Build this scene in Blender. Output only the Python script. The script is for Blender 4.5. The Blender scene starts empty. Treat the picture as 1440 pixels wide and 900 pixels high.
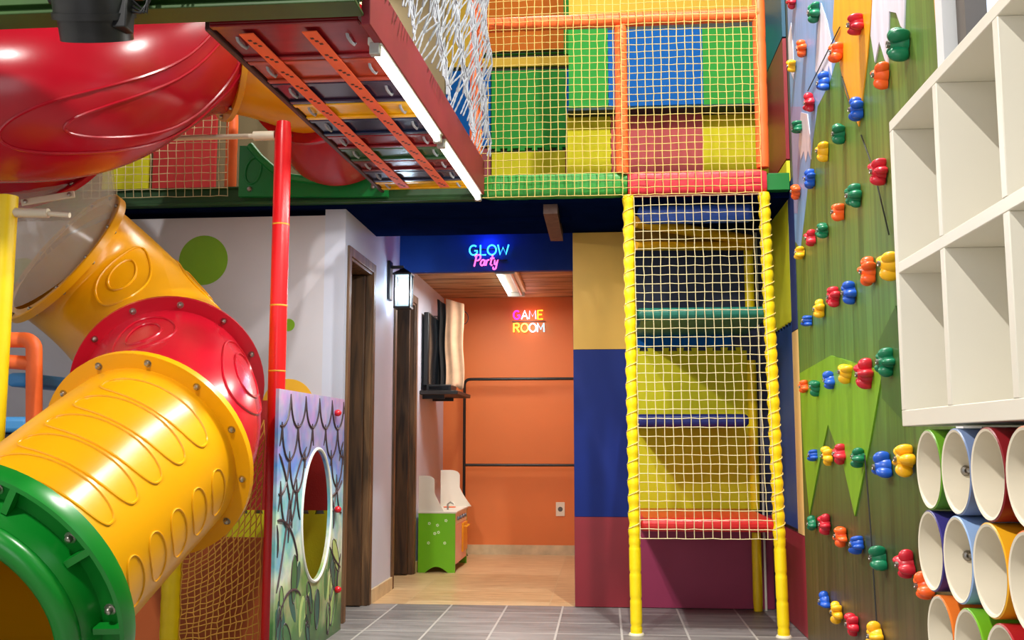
import bpy, math, random
from mathutils import Vector, Matrix
random.seed(7)
C = bpy.context.scene.collection
PI = math.pi
rnd = random.uniform

# ------------------------------------------------------------------ camera
F = 1450.0
PITCH = math.atan(172.0 / F)
YAW = math.atan(130.0 / F * math.cos(PITCH))
CAM = Vector((0, 0, 1.0))
cd = bpy.data.cameras.new('camera'); cam = bpy.data.objects.new('camera', cd); C.objects.link(cam)
cd.sensor_width = 36; cd.lens = 36 * F / 1440; cd.clip_start = 0.05; cd.clip_end = 100
cam.location = CAM
cam.rotation_euler = (PI / 2 + PITCH, 0, YAW)
bpy.context.scene.camera = cam
ROT = (Matrix.Rotation(YAW, 3, 'Z') @ Matrix.Rotation(PI / 2 + PITCH, 3, 'X'))

def P(x, y, Y=None, X=None, Z=None):
    """room point seen at (x, y) of the 1440x900 frame on the room plane Y=.., X=.. or Z=.."""
    d = ROT @ Vector(((x - 720) / F, -(y - 450) / F, -1))
    if Y is not None: t = Y / d.y
    elif X is not None: t = X / d.x
    else: t = (Z - 1.0) / d.z
    return CAM + d * t

# ------------------------------------------------------------------ materials
def lin(c):
    def f(u):
        u /= 255.0
        return u / 12.92 if u <= 0.04045 else ((u + 0.055) / 1.055) ** 2.4
    return (f(c[0]), f(c[1]), f(c[2]), 1)

MATS = {}
def mat(name, rgb, rough=0.5, metal=0.0, var=0.06, scale=6.0, bump=0.0, bscale=60.0, stretch=(1, 1, 1), coat=0.0, spec=0.5):
    if name in MATS: return MATS[name]
    m = bpy.data.materials.new(name); m.use_nodes = True
    nt = m.node_tree; N = nt.nodes; L = nt.links
    b = N['Principled BSDF']
    b.inputs['Roughness'].default_value = rough; b.inputs['Metallic'].default_value = metal
    b.inputs['Specular IOR Level'].default_value = spec
    if coat: b.inputs['Coat Weight'].default_value = coat; b.inputs['Coat Roughness'].default_value = 0.12
    tc = N.new('ShaderNodeTexCoord'); mp = N.new('ShaderNodeMapping'); mp.inputs['Scale'].default_value = stretch
    L.new(tc.outputs['Object'], mp.inputs['Vector'])
    nz = N.new('ShaderNodeTexNoise'); nz.inputs['Scale'].default_value = scale; nz.inputs['Detail'].default_value = 4
    L.new(mp.outputs[0], nz.inputs['Vector'])
    r = N.new('ShaderNodeValToRGB'); c = lin(rgb)
    r.color_ramp.elements[0].position = 0.3; r.color_ramp.elements[1].position = 0.7
    r.color_ramp.elements[0].color = tuple(v * (1 - var) for v in c[:3]) + (1,)
    r.color_ramp.elements[1].color = tuple(min(1, v * (1 + var)) for v in c[:3]) + (1,)
    L.new(nz.outputs['Fac'], r.inputs['Fac']); L.new(r.outputs[0], b.inputs['Base Color'])
    if bump:
        n2 = N.new('ShaderNodeTexNoise'); n2.inputs['Scale'].default_value = bscale; n2.inputs['Detail'].default_value = 3
        L.new(mp.outputs[0], n2.inputs['Vector'])
        bp = N.new('ShaderNodeBump'); bp.inputs['Strength'].default_value = bump; bp.inputs['Distance'].default_value = 0.004
        L.new(n2.outputs['Fac'], bp.inputs['Height']); L.new(bp.outputs[0], b.inputs['Normal'])
    MATS[name] = m
    return m

def emit(name, rgb, s):
    if name in MATS: return MATS[name]
    m = bpy.data.materials.new(name); m.use_nodes = True
    b = m.node_tree.nodes['Principled BSDF']; c = lin(rgb)
    b.inputs['Base Color'].default_value = c
    b.inputs['Emission Color'].default_value = c; b.inputs['Emission Strength'].default_value = s
    MATS[name] = m; return m

def wood(name, a, c2, axis='Z', scale=3.0, rough=0.55, plank=None):
    m = bpy.data.materials.new(name); m.use_nodes = True
    nt = m.node_tree; N = nt.nodes; L = nt.links; b = N['Principled BSDF']; b.inputs['Roughness'].default_value = rough
    tc = N.new('ShaderNodeTexCoord'); mp = N.new('ShaderNodeMapping')
    s = {'Z': (9, 9, 0.8), 'X': (0.8, 9, 9), 'Y': (9, 0.8, 9)}[axis]
    mp.inputs['Scale'].default_value = s; L.new(tc.outputs['Object'], mp.inputs['Vector'])
    nz = N.new('ShaderNodeTexNoise'); nz.inputs['Scale'].default_value = scale; nz.inputs['Detail'].default_value = 6; nz.inputs['Distortion'].default_value = 0.6
    L.new(mp.outputs[0], nz.inputs['Vector'])
    r = N.new('ShaderNodeValToRGB'); r.color_ramp.elements[0].position = 0.35; r.color_ramp.elements[1].position = 0.65
    r.color_ramp.elements[0].color = lin(a); r.color_ramp.elements[1].color = lin(c2)
    L.new(nz.outputs['Fac'], r.inputs['Fac']); L.new(r.outputs[0], b.inputs['Base Color'])
    bp = N.new('ShaderNodeBump'); bp.inputs['Strength'].default_value = 0.25; bp.inputs['Distance'].default_value = 0.003
    L.new(nz.outputs['Fac'], bp.inputs['Height']); L.new(bp.outputs[0], b.inputs['Normal'])
    MATS[name] = m; return m

def tiles(name, c1, c2, cm, bw, rh, mortar, off, grain, rough=0.4, offset=0.0):
    m = bpy.data.materials.new(name); m.use_nodes = True
    nt = m.node_tree; N = nt.nodes; L = nt.links; b = N['Principled BSDF']; b.inputs['Roughness'].default_value = rough
    tc = N.new('ShaderNodeTexCoord'); mp = N.new('ShaderNodeMapping'); mp.inputs['Location'].default_value = (off[0], off[1], 0)
    L.new(tc.outputs['Object'], mp.inputs['Vector'])
    br = N.new('ShaderNodeTexBrick'); br.offset = offset; br.squash = 1.0
    br.inputs['Scale'].default_value = 1; br.inputs['Brick Width'].default_value = bw; br.inputs['Row Height'].default_value = rh
    br.inputs['Mortar Size'].default_value = mortar; br.inputs['Mortar Smooth'].default_value = 0.1
    br.inputs['Color1'].default_value = (0, 0, 0, 1); br.inputs['Color2'].default_value = (1, 1, 1, 1); br.inputs['Mortar'].default_value = (0.5, 0.5, 0.5, 1)
    L.new(mp.outputs[0], br.inputs['Vector'])
    m2 = N.new('ShaderNodeMapping'); m2.inputs['Scale'].default_value = grain; L.new(tc.outputs['Object'], m2.inputs['Vector'])
    nz = N.new('ShaderNodeTexNoise'); nz.inputs['Scale'].default_value = 3; nz.inputs['Detail'].default_value = 8; nz.inputs['Roughness'].default_value = 0.65
    L.new(m2.outputs[0], nz.inputs['Vector'])
    r = N.new('ShaderNodeValToRGB'); r.color_ramp.elements[0].position = 0.3; r.color_ramp.elements[1].position = 0.72
    r.color_ramp.elements[0].color = lin(c1); r.color_ramp.elements[1].color = lin(c2)
    L.new(nz.outputs['Fac'], r.inputs['Fac'])
    mx0 = N.new('ShaderNodeMix'); mx0.data_type = 'RGBA'; mx0.blend_type = 'SOFT_LIGHT'; mx0.inputs[0].default_value = 0.25
    L.new(r.outputs[0], mx0.inputs[6]); L.new(br.outputs['Color'], mx0.inputs[7])
    mx = N.new('ShaderNodeMix'); mx.data_type = 'RGBA'; L.new(br.outputs['Fac'], mx.inputs[0])
    L.new(mx0.outputs[2], mx.inputs[6]); mx.inputs[7].default_value = lin(cm)
    L.new(mx.outputs[2], b.inputs['Base Color'])
    bp = N.new('ShaderNodeBump'); bp.inputs['Strength'].default_value = 0.3; bp.inputs['Distance'].default_value = 0.003; bp.invert = True
    L.new(br.outputs['Fac'], bp.inputs['Height']); L.new(bp.outputs[0], b.inputs['Normal'])
    MATS[name] = m; return m

# ------------------------------------------------------------------ mesh builder
def wl(o):
    v = Vector(o.location)
    while o.parent: o = o.parent; v += Vector(o.location)
    return v

class MB:
    def __init__(s): s.v = []; s.f = []; s.m = []
    def add(s, vs, fs, mi=0):
        k = len(s.v); s.v += [Vector(p) for p in vs]
        s.f += [tuple(i + k for i in f) for f in fs]; s.m += [mi] * len(fs)
    def box(s, x0, x1, y0, y1, z0, z1, mi=0):
        s.add([(x0, y0, z0), (x1, y0, z0), (x1, y1, z0), (x0, y1, z0), (x0, y0, z1), (x1, y0, z1), (x1, y1, z1), (x0, y1, z1)],
              [(0, 3, 2, 1), (4, 5, 6, 7), (0, 1, 5, 4), (1, 2, 6, 5), (2, 3, 7, 6), (3, 0, 4, 7)], mi); return s
    def obox(s, a, b, up, w, h, mi=0):
        """bar from a to b, width w (sideways), height h along up"""
        a = Vector(a); b = Vector(b); t = (b - a).normalized(); u = Vector(up); u = (u - t * u.dot(t)).normalized(); r = t.cross(u)
        vs = []
        for p in (a, b):
            for i, j in ((-1, -1), (1, -1), (1, 1), (-1, 1)): vs.append(p + r * (w / 2 * i) + u * (h / 2 * j))
        s.add(vs, [(0, 1, 2, 3), (7, 6, 5, 4), (0, 4, 5, 1), (1, 5, 6, 2), (2, 6, 7, 3), (3, 7, 4, 0)], mi); return s
    def tube(s, pts, r, n=8, mi=0, closed=False, cap=True):
        pts = [Vector(p) for p in pts]; N = len(pts); rs = r if isinstance(r, (list, tuple)) else [r] * N
        vs = []; prev = None
        for i, p in enumerate(pts):
            if closed: t = pts[(i + 1) % N] - pts[i - 1]
            else: t = pts[min(i + 1, N - 1)] - pts[max(i - 1, 0)]
            if t.length < 1e-9: t = Vector((0, 0, 1))
            t.normalize()
            if prev is None:
                prev = Vector((0, 0, 1)) if abs(t.z) < 0.9 else Vector((1, 0, 0))
            u = prev - t * prev.dot(t)
            if u.length < 1e-6: u = t.orthogonal()
            u.normalize(); prev = u; w = t.cross(u)
            for k in range(n):
                a = 2 * PI * k / n; vs.append(p + (u * math.cos(a) + w * math.sin(a)) * rs[i])
        fs = []
        for i in range(N if closed else N - 1):
            j = (i + 1) % N
            for k in range(n):
                k2 = (k + 1) % n; fs.append((i * n + k, i * n + k2, j * n + k2, j * n + k))
        if cap and not closed:
            fs.append(tuple(range(n - 1, -1, -1))); fs.append(tuple((N - 1) * n + k for k in range(n)))
        s.add(vs, fs, mi); return s
    def prism(s, poly, fn, w0, w1, mi=0):
        n = len(poly)
        vs = [fn(u, v, w0) for u, v in poly] + [fn(u, v, w1) for u, v in poly]
        fs = [tuple(range(n)), tuple(range(2 * n - 1, n - 1, -1))]
        for i in range(n): j = (i + 1) % n; fs.append((i, i + n, j + n, j))
        s.add(vs, fs, mi); return s
    def lathe(s, prof, c, axis, n=32, mi=0, closed=False):
        """profile of (radius, along) rings about axis through c"""
        c = Vector(c); t = Vector(axis).normalized(); u = t.orthogonal().normalized(); w = t.cross(u); vs = []; fs = []
        for r, h in prof:
            for k in range(n):
                a = 2 * PI * k / n; vs.append(c + t * h + (u * math.cos(a) + w * math.sin(a)) * max(r, 1e-5))
        M = len(prof)
        for i in range(M if closed else M - 1):
            j = (i + 1) % M
            for k in range(n):
                k2 = (k + 1) % n; fs.append((i * n + k, i * n + k2, j * n + k2, j * n + k))
        s.add(vs, fs, mi); return s
    def grid(s, pts, mi=0):
        R = len(pts); K = len(pts[0]); fs = []
        for i in range(R - 1):
            for k in range(K - 1): fs.append((i * K + k, i * K + k + 1, (i + 1) * K + k + 1, (i + 1) * K + k))
        s.add([p for row in pts for p in row], fs, mi); return s
    def blob(s, fn, nu=16, nv=10, mi=0):
        vs = [fn(0, 0)]; fs = []
        for j in range(1, nv):
            for i in range(nu): vs.append(fn(2 * PI * i / nu, PI * j / nv))
        vs.append(fn(0, PI)); last = len(vs) - 1
        for i in range(nu):
            i2 = (i + 1) % nu; fs.append((0, 1 + i, 1 + i2))
            for j in range(nv - 2):
                a = 1 + j * nu; fs.append((a + i, a + nu + i, a + nu + i2, a + i2))
            a = 1 + (nv - 2) * nu; fs.append((a + i, last, a + i2))
        s.add(vs, fs, mi); return s
    def build(s, name, mats, parent=None, smooth=None, bevel=0, recalc=True):
        if not isinstance(mats, (list, tuple)): mats = [mats]
        if parent: o0 = wl(parent)
        else:
            xs = [p.x for p in s.v]; ys = [p.y for p in s.v]; zs = [p.z for p in s.v]
            o0 = Vector(((min(xs) + max(xs)) / 2, (min(ys) + max(ys)) / 2, min(zs)))
        me = bpy.data.meshes.new(name); me.from_pydata([p - o0 for p in s.v], [], s.f)
        for m in mats: me.materials.append(m)
        for p, mi in zip(me.polygons, s.m): p.material_index = mi
        if recalc:
            import bmesh
            bm = bmesh.new(); bm.from_mesh(me); bmesh.ops.recalc_face_normals(bm, faces=bm.faces); bm.to_mesh(me); bm.free()
        if smooth is not None:
            me.shade_smooth(); me.set_sharp_from_angle(angle=math.radians(smooth))
        o = bpy.data.objects.new(name, me); C.objects.link(o)
        if parent: o.parent = parent
        else: o.location = o0
        if bevel:
            md = o.modifiers.new('bevel', 'BEVEL'); md.width = bevel; md.segments = 2; md.limit_method = 'ANGLE'
            me.shade_smooth(); me.set_sharp_from_angle(angle=math.radians(40))
        return o

def tag(o, label, cat, group=None, kind=None):
    if label: o['label'] = label
    if cat: o['category'] = cat
    if group: o['group'] = group
    if kind: o['kind'] = kind
    return o
def thing(name, label, cat, loc, group=None):
    o = bpy.data.objects.new(name, None); C.objects.link(o); o.location = loc; o.empty_display_size = 0.1
    return tag(o, label, cat, group)
def struct(o, label=None):
    o['kind'] = 'structure'
    if label: o['label'] = label
    return o
def lab(o, t): o['label'] = t; return o
def copy_tree(o, parent=None):
    c = o.copy(); C.objects.link(c)
    if parent: c.parent = parent
    for ch in list(o.children): copy_tree(ch, c)
    return c

# ------------------------------------------------------------------ palette
grey_wall = mat('grey_paint', (190, 188, 196), 0.6, var=0.05, scale=2.5)
white_wall = mat('white_paint', (225, 226, 228), 0.6, var=0.03, scale=2)
orange_wall = mat('orange_paint', (216, 118, 56), 0.55, var=0.05, scale=1.5)
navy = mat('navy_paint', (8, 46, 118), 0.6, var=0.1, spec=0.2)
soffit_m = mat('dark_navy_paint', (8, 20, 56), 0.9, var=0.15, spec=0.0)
black = mat('black_metal', (14, 14, 15), 0.4)
black_plastic = mat('black_plastic', (20, 20, 22), 0.45)
white_lac = mat('white_lacquer', (226, 221, 206), 0.4, var=0.015, scale=3)
ivory = mat('ivory_pvc', (228, 218, 196), 0.5, var=0.03)
screw_m = mat('screw_steel', (150, 145, 140), 0.3, metal=0.9)
bolt_m = mat('bolt_steel', (170, 165, 155), 0.28, metal=0.9)
s_yellow = mat('slide_yellow', (230, 160, 6), 0.28, var=0.04, scale=3, bump=0.05, bscale=25)
s_red = mat('slide_red', (178, 10, 34), 0.25, var=0.07, scale=3, bump=0.05, bscale=25)
s_green = mat('slide_green', (6, 118, 32), 0.28, var=0.05)
pad_yellow = mat('pad_yellow', (250, 218, 10), 0.42, var=0.04, scale=14, bump=0.15, bscale=90)
pad_red = mat('pad_red', (226, 24, 32), 0.3, var=0.05, scale=10)
pad_orange = mat('pad_orange', (250, 112, 48), 0.5, var=0.05, scale=14, bump=0.2, bscale=80)
joint_m = mat('foam_joint', (215, 150, 40), 0.6)
f_yellow = mat('foam_yellow', (214, 206, 38), 0.75, var=0.05, bump=0.3, bscale=160, spec=0.2)
f_red = mat('foam_red', (170, 46, 44), 0.75, var=0.05, bump=0.3, bscale=160, spec=0.2)
f_pink = mat('foam_dusty_red', (196, 92, 92), 0.75, var=0.05, bump=0.3, bscale=160, spec=0.2)
f_green = mat('foam_green', (50, 152, 58), 0.75, var=0.05, bump=0.3, bscale=160, spec=0.2)
f_blue = mat('foam_blue', (4, 92, 172), 0.75, var=0.05, bump=0.3, bscale=160, spec=0.2)
f_must = mat('foam_mustard', (222, 180, 66), 0.75, var=0.05, bump=0.3, bscale=160, spec=0.2)
f_orange = mat('foam_orange', (208, 110, 30), 0.75, var=0.05, bump=0.3, bscale=160, spec=0.2)
v_must = mat('vinyl_mustard', (222, 172, 66), 0.45, var=0.04)
v_navy = mat('vinyl_navy', (14, 38, 116), 0.5, var=0.05, spec=0.25)
v_blue = mat('vinyl_blue', (50, 90, 190), 0.38, var=0.06)
v_maroon = mat('vinyl_maroon', (140, 32, 44), 0.42, var=0.06)
v_magenta = mat('vinyl_raspberry', (148, 42, 82), 0.5, var=0.05)
v_peach = mat('vinyl_peach', (244, 204, 130), 0.5, var=0.04)
v_lime = mat('vinyl_lime', (216, 214, 40), 0.45, var=0.04)
v_teal = mat('vinyl_teal', (24, 104, 88), 0.4, var=0.05)
v_red = mat('vinyl_red', (206, 34, 34), 0.35, var=0.06)
v_green = mat('vinyl_green', (50, 150, 52), 0.45, var=0.06, scale=12, bump=0.4, bscale=40)
v_rose = mat('vinyl_rose_red', (214, 48, 62), 0.45, var=0.08, scale=12, bump=0.4, bscale=40)
beam_green = mat('beam_green', (28, 76, 30), 0.5, var=0.25, scale=4)
net_y = mat('net_twine_yellow', (232, 206, 120), 0.8, var=0.08, scale=30)
net_w = mat('net_twine_cream', (226, 210, 164), 0.8, var=0.08, scale=30)
rope_w = mat('white_rope', (160, 164, 174), 0.8, var=0.08, scale=60)
coupler_m = mat('ivory_coupler', (216, 208, 186), 0.4)
door_wood = wood('dark_door_wood', (44, 28, 16), (92, 62, 36), 'Z')
frame_wood = wood('frame_wood', (70, 48, 30), (120, 86, 54), 'Z')
ceil_wood = wood('ceiling_wood', (104, 76, 48), (206, 168, 122), 'X', scale=2.0)
floor_grey = tiles('grey_floor_tile', (98, 94, 92), (146, 142, 140), (176, 172, 166), 0.344, 0.323, 0.006, (0.264, 0.549), (0.9, 5, 1), 0.42)
floor_beige = tiles('beige_floor_tile', (186, 148, 100), (226, 196, 150), (200, 172, 128), 0.9, 0.45, 0.004, (0.35, 0.1), (1.5, 8, 1), 0.35)
base_tile = mat('baseboard_stone', (196, 176, 140), 0.4, var=0.2, scale=8)

# ================================================================== THE ROOM
WX = -1.47      # corridor left wall plane
RX = 1.05       # right wall plane
FY = 5.72       # grey front wall plane
TY = 6.50       # tower back wall plane
BY = 9.40       # orange back wall
CZ = 4.9
m = MB(); m.box(-4, RX + 0.3, -4, TY, -0.05, 0, 0); m.box(WX - 1.6, RX + 0.3, TY, BY + 0.1, -0.05, 0, 1)
m.box(-4, WX - 1.6, TY, BY + 0.1, -0.05, 0, 0)
fl = struct(m.build('floor', [floor_grey, floor_beige])); fl.data.transform(Matrix.Translation(fl.location)); fl.location = (0, 0, 0)
ceil_m = mat('ceiling_dark', (120, 120, 118), 0.8)
struct(MB().box(-4, RX + 0.3, -4, BY + 0.1, CZ, CZ + 0.08).build('ceiling', ceil_m))
# grey wall facing the camera with painted dots
dot_g = mat('dot_green_paint', (118, 168, 30), 0.55); dot_y = mat('dot_yellow_paint', (222, 168, 34), 0.55)
m = MB(); m.box(-4, WX - 0.12, FY, FY + 0.1, 0, 2.30, 0)
def wall_dot(cx, cy, rp, mi):
    c = P(cx, cy, Y=FY); r = rp * FY / F
    m.prism([(c.x + r * math.cos(2 * PI * k / 40), c.z + r * math.sin(2 * PI * k / 40)) for k in range(40)], lambda u, v, w: (u, w, v), FY - 0.0015, FY + 0.01, mi)
wall_dot(286, 366, 37, 1); wall_dot(406, 457, 9, 1); wall_dot(32, 385, 24, 1); wall_dot(405, 570, 38, 2); wall_dot(190, 640, 40, 2)
struct(m.build('wall_front', [grey_wall, dot_g, dot_y], smooth=30))
# corridor left wall, built around the two doorways
D1 = (5.82, 6.43); D2 = (7.16, 7.95); DH = 2.09
m = MB()
for y0, y1, z0, z1 in ((FY, D1[0], 0, 2.5), (D1[1], D2[0], 0, 2.5), (D2[1], BY, 0, 2.5), (D1[0], D1[1], DH, 2.5), (D2[0], D2[1], DH, 2.5)):
    m.box(WX - 0.12, WX, y0, y1, z0, z1)
struct(m.build('wall_corridor_left', mat('grey_paint_lantern_tint', (188, 194, 212), 0.6, var=0.04, scale=2.5)))  # wall paint with the lantern's bluish light mixed into its colour
struct(MB().box(-4, -0.1, BY, BY + 0.1, 0, 2.6).build('wall_back', orange_wall))
struct(MB().box(-0.19, -0.09, TY + 0.12, BY, 0, 2.6).build('wall_corridor_right', orange_wall))
struct(MB().box(-0.19, RX, TY, TY + 0.12, 0, 2.33).build('wall_tower', mat('wall_tower_paint', (40, 50, 90), 0.5)))
struct(MB().box(-4.1, -4, -4, BY, 0, CZ).build('wall_left', white_wall))
struct(MB().box(-4, RX, BY + 0.1, BY + 0.2, 0, CZ).build('wall_far', mat('wall_far_paint', (60, 70, 90), 0.7)))
# right wall: plain stretch near the camera, with window, and the stretch behind the climbing mural
m = MB(); m.box(RX, RX + 0.1, -4, 1.9, 0, CZ); m.box(RX, RX + 0.1, 1.9, 2.98, 0, 2.0); m.box(RX, RX + 0.1, 2.98, BY + 0.1, 0, CZ); m.box(RX, RX + 0.1, 1.9, 2.98, 3.2, CZ)
struct(m.build('wall_right', mat('wall_right_paint', (92, 96, 84), 0.6)))
w1 = struct(MB().box(RX + 0.04, RX + 0.05, 1.9, 2.98, 2.0, 3.2).build('window_1', emit('window_daylight', (214, 226, 246), 0.8)))
m = MB()
for a in (1.9, 2.40, 2.90): m.box(RX - 0.02, RX + 0.04, a, a + 0.07, 2.0, 3.2)
m.box(RX - 0.02, RX + 0.04, 1.9, 2.98, 2.0, 2.06); m.box(RX - 0.02, RX + 0.04, 1.9, 2.98, 3.14, 3.2)
lab(m.build('window_frame', mat('window_frame_grey', (96, 90, 84), 0.5), w1), 'grey-brown window frame')
struct(MB().box(RX - 0.05, RX, 3.0, 3.06, 0, 3.9).build('trim_1', white_wall))
# corridor ceiling, soffit, header beam
struct(MB().box(WX, -0.19, 7.36, BY, 2.34, 2.40).build('ceiling_corridor', ceil_wood))
m = MB()
for k in range(9):
    y = 7.36 + k * 0.226; m.box(WX, -0.19, y, y + 0.205, 2.325, 2.34)
struct(m.build('trim_2', ceil_wood))
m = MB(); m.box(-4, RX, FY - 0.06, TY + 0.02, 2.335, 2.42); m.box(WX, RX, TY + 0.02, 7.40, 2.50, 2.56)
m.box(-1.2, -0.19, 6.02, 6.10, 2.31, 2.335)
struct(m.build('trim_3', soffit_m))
struct(MB().box(WX, -0.19, 7.30, 7.36, 2.225, 2.50).build('trim_4', navy), 'dark blue header beam over the corridor')
struct(MB().box(-0.33, -0.25, 5.7, 6.5, 2.28, 2.335).build('trim_5', mat('rusty_steel', (92, 66, 58), 0.6, var=0.3, scale=20)))
# skirting
m = MB(); m.box(WX, -0.19, BY - 0.015, BY, 0, 0.085); struct(m.build('baseboard_back', base_tile))
m = MB(); m.box(WX, WX + 0.015, D1[1] + 0.05, D2[0] - 0.05, 0, 0.085); m.box(WX, WX + 0.015, D2[1] + 0.05, BY - 0.015, 0, 0.085); struct(m.build('baseboard_left', base_tile))
# doors: lining, casing, leaf swung inwards
for n, (a, b) in enumerate((D1, D2), 1):
    m = MB(); m.box(WX - 0.125, WX + 0.004, a, a + 0.03, 0, DH); m.box(WX - 0.125, WX + 0.004, b - 0.03, b, 0, DH); m.box(WX - 0.125, WX + 0.004, a + 0.03, b - 0.03, DH - 0.03, DH)
    m.box(WX - 0.001, WX + 0.014, a - 0.045, a + 0.012, 0, DH + 0.045); m.box(WX - 0.001, WX + 0.014, b - 0.012, b + 0.045, 0, DH + 0.045); m.box(WX - 0.001, WX + 0.014, a + 0.012, b - 0.012, DH - 0.012, DH + 0.045)
    d = struct(m.build('door_%d' % n, frame_wood, bevel=0.003))
    x1 = WX - 0.03; x0 = x1 - (b - a) + 0.05; yy = b - 0.075
    m = MB(); m.box(x0, x1, yy, yy + 0.04, 0.006, DH - 0.04)
    for zc0, zc1 in ((0.12, 0.95), (1.05, DH - 0.15)): m.box(x0 + 0.1, x1 - 0.1, yy - 0.008, yy, zc0, zc1)
    lab(m.build('door_leaf', door_wood, d, bevel=0.004), 'dark stained wooden door leaf standing open')

# ================================================================== helpers for playground pieces
def pad_post(parent, name, p, z0, z1, r, mt, seams=(), spiral=False, n=20, lump=0.0):
    m = MB(); pts = []; rs = []; N = max(8, int((z1 - z0) / 0.012)) if (spiral or lump) else 8
    x, y = p
    for i in range(N + 1):
        z = z0 + (z1 - z0) * i / N; k = r
        if lump: k = r * (1 + lump * math.sin(z * 2 * PI / 0.062))
        pts.append((x, y, z)); rs.append(k)
    rs[0] *= 0.93; rs[-1] *= 0.9
    m.tube(pts, rs, n)
    return m.build(name, mt, parent, smooth=50)

def mat_panel(name, x0, x1, z0, z1, Y, mt, label, teeth='', th=0.03, group='interlocking foam mats', facing='y', cat='foam mat', parent=None):
    """foam mat standing upright; teeth = edges (t, b, l, r) carrying the interlocking knobs"""
    tw = 0.042; td = 0.02; poly = []
    def edge(a, b, on, nx, nz):
        a = Vector(a); b = Vector(b); L = (b - a).length; poly.append((a.x, a.y))
        if not on: return
        k = max(2, int(L / (2 * tw))); st = L / k; d = (b - a) / L; nn = Vector((nx, nz))
        for i in range(k):
            c0 = a + d * (st * (i + 0.5) - tw * 0.4); c1 = a + d * (st * (i + 0.5) + tw * 0.4)
            o0 = c0 - d * tw * 0.13 + nn * td; o1 = c1 + d * tw * 0.13 + nn * td
            poly.extend([(q.x, q.y) for q in (c0, o0, o1, c1)])
    edge((x0, z0), (x1, z0), 'b' in teeth, 0, -1); edge((x1, z0), (x1, z1), 'r' in teeth, 1, 0)
    edge((x1, z1), (x0, z1), 't' in teeth, 0, 1); edge((x0, z1), (x0, z0), 'l' in teeth, -1, 0)
    m = MB()
    fn = (lambda u, v, w: (u, w, v)) if facing == 'y' else (lambda u, v, w: (w, u, v))
    m.prism(poly, fn, Y, Y + th)
    o = m.build(name, mt)
    return tag(o, label, cat, group)

def net(name, fn, nu, nv, r, mt, label, cat='netting', jitter=0.0022, seg=2, knots=True):
    """square-mesh twine net over fn(u, v), u and v in 0..1"""
    m = MB(); off = {}
    def pt(i, j):
        if (i, j) not in off: off[i, j] = Vector((rnd(-1, 1), rnd(-1, 1) * 0.6, rnd(-1, 1))) * jitter
        return Vector(fn(i / nu, j / nv)) + off[i, j]
    for i in range(nu + 1): m.tube([pt(i, j) for j in range(nv + 1)], r, 4)
    for j in range(nv + 1): m.tube([pt(i, j) for i in range(nu + 1)], r, 4)
    if knots:
        for i in range(nu + 1):
            for j in range(nv + 1):
                p = pt(i, j); q = r * 1.5
                m.add([p + Vector(d) * q for d in ((1, 0, 0), (-1, 0, 0), (0, 1, 0), (0, -1, 0), (0, 0, 1), (0, 0, -1))],
                      [(0, 2, 4), (2, 1, 4), (1, 3, 4), (3, 0, 4), (2, 0, 5), (1, 2, 5), (3, 1, 5), (0, 3, 5)])
    o = m.build(name, mt, recalc=False)
    return tag(o, label, cat)

# ================================================================== TUBE SLIDE
R = 0.35
slide = thing('tube_slide', 'large plastic tube slide of red, yellow and green sections spiralling down on the left', 'slide', (-1.95, 3.9, 0))
def herm(p0, t0, p1, t1, n, k=1.0):
    p0, p1 = Vector(p0), Vector(p1); L = (p1 - p0).length * k; a = Vector(t0).normalized() * L; b = Vector(t1).normalized() * L; out = []
    for i in range(n + 1):
        s = i / n; h0 = 2 * s**3 - 3 * s**2 + 1; h1 = s**3 - 2 * s**2 + s; h2 = -2 * s**3 + 3 * s**2; h3 = s**3 - s**2
        out.append(p0 * h0 + a * h1 + p1 * h2 + b * h3)
    return out
class Sec:
    def __init__(s, pts, r=R):
        s.p = pts; s.r = r; s.fr = []
        for i in range(len(pts)):
            t = (pts[min(i + 1, len(pts) - 1)] - pts[max(i - 1, 0)]).normalized()
            b = t.cross(Vector((0, 0, 1))); b = b.normalized() if b.length > 0.05 else Vector((1, 0, 0))
            s.fr.append((t, b, b.cross(t)))
    def at(s, u, th, r=None):
        r = r or s.r; x = max(0, min(0.9999, u)) * (len(s.p) - 1); i = int(x); k = x - i
        p = s.p[i].lerp(s.p[i + 1], k); t, b, up = [a.lerp(c, k).normalized() for a, c in zip(s.fr[i], s.fr[i + 1])]
        return p + (up * math.cos(th) + b * math.sin(th)) * r
    def skin(s, m, n=56, wall=0.012, sign=1):
        rows = []
        for r in (s.r, s.r - wall):
            rows.append([[s.p[i] + (s.fr[i][2] * math.cos(2 * PI * k / n) + s.fr[i][1] * math.sin(2 * PI * k / n)) * r for k in range(n + 1)] for i in range(len(s.p))])
        o, q = rows; m.grid(o); m.grid([x[::-1] for x in q])
        m.grid([o[0], q[0]]); m.grid([o[-1], q[-1]])
    def ridge(s, m, u0, th0, du, dth, r=0.006, n=48, power=2.0, tilt=0.0, shear=0.0):
        pts = []
        for k in range(n):
            a = 2 * PI * k / n; ca, sa = math.cos(a), math.sin(a)
            x = math.copysign(abs(ca) ** (2 / power), ca); y = math.copysign(abs(sa) ** (2 / power), sa)
            pts.append(s.at(u0 + du * x + tilt * y * du, th0 + dth * y + shear * x, s.r + 0.0005))
        m.tube(pts, r, 6, closed=True)
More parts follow.
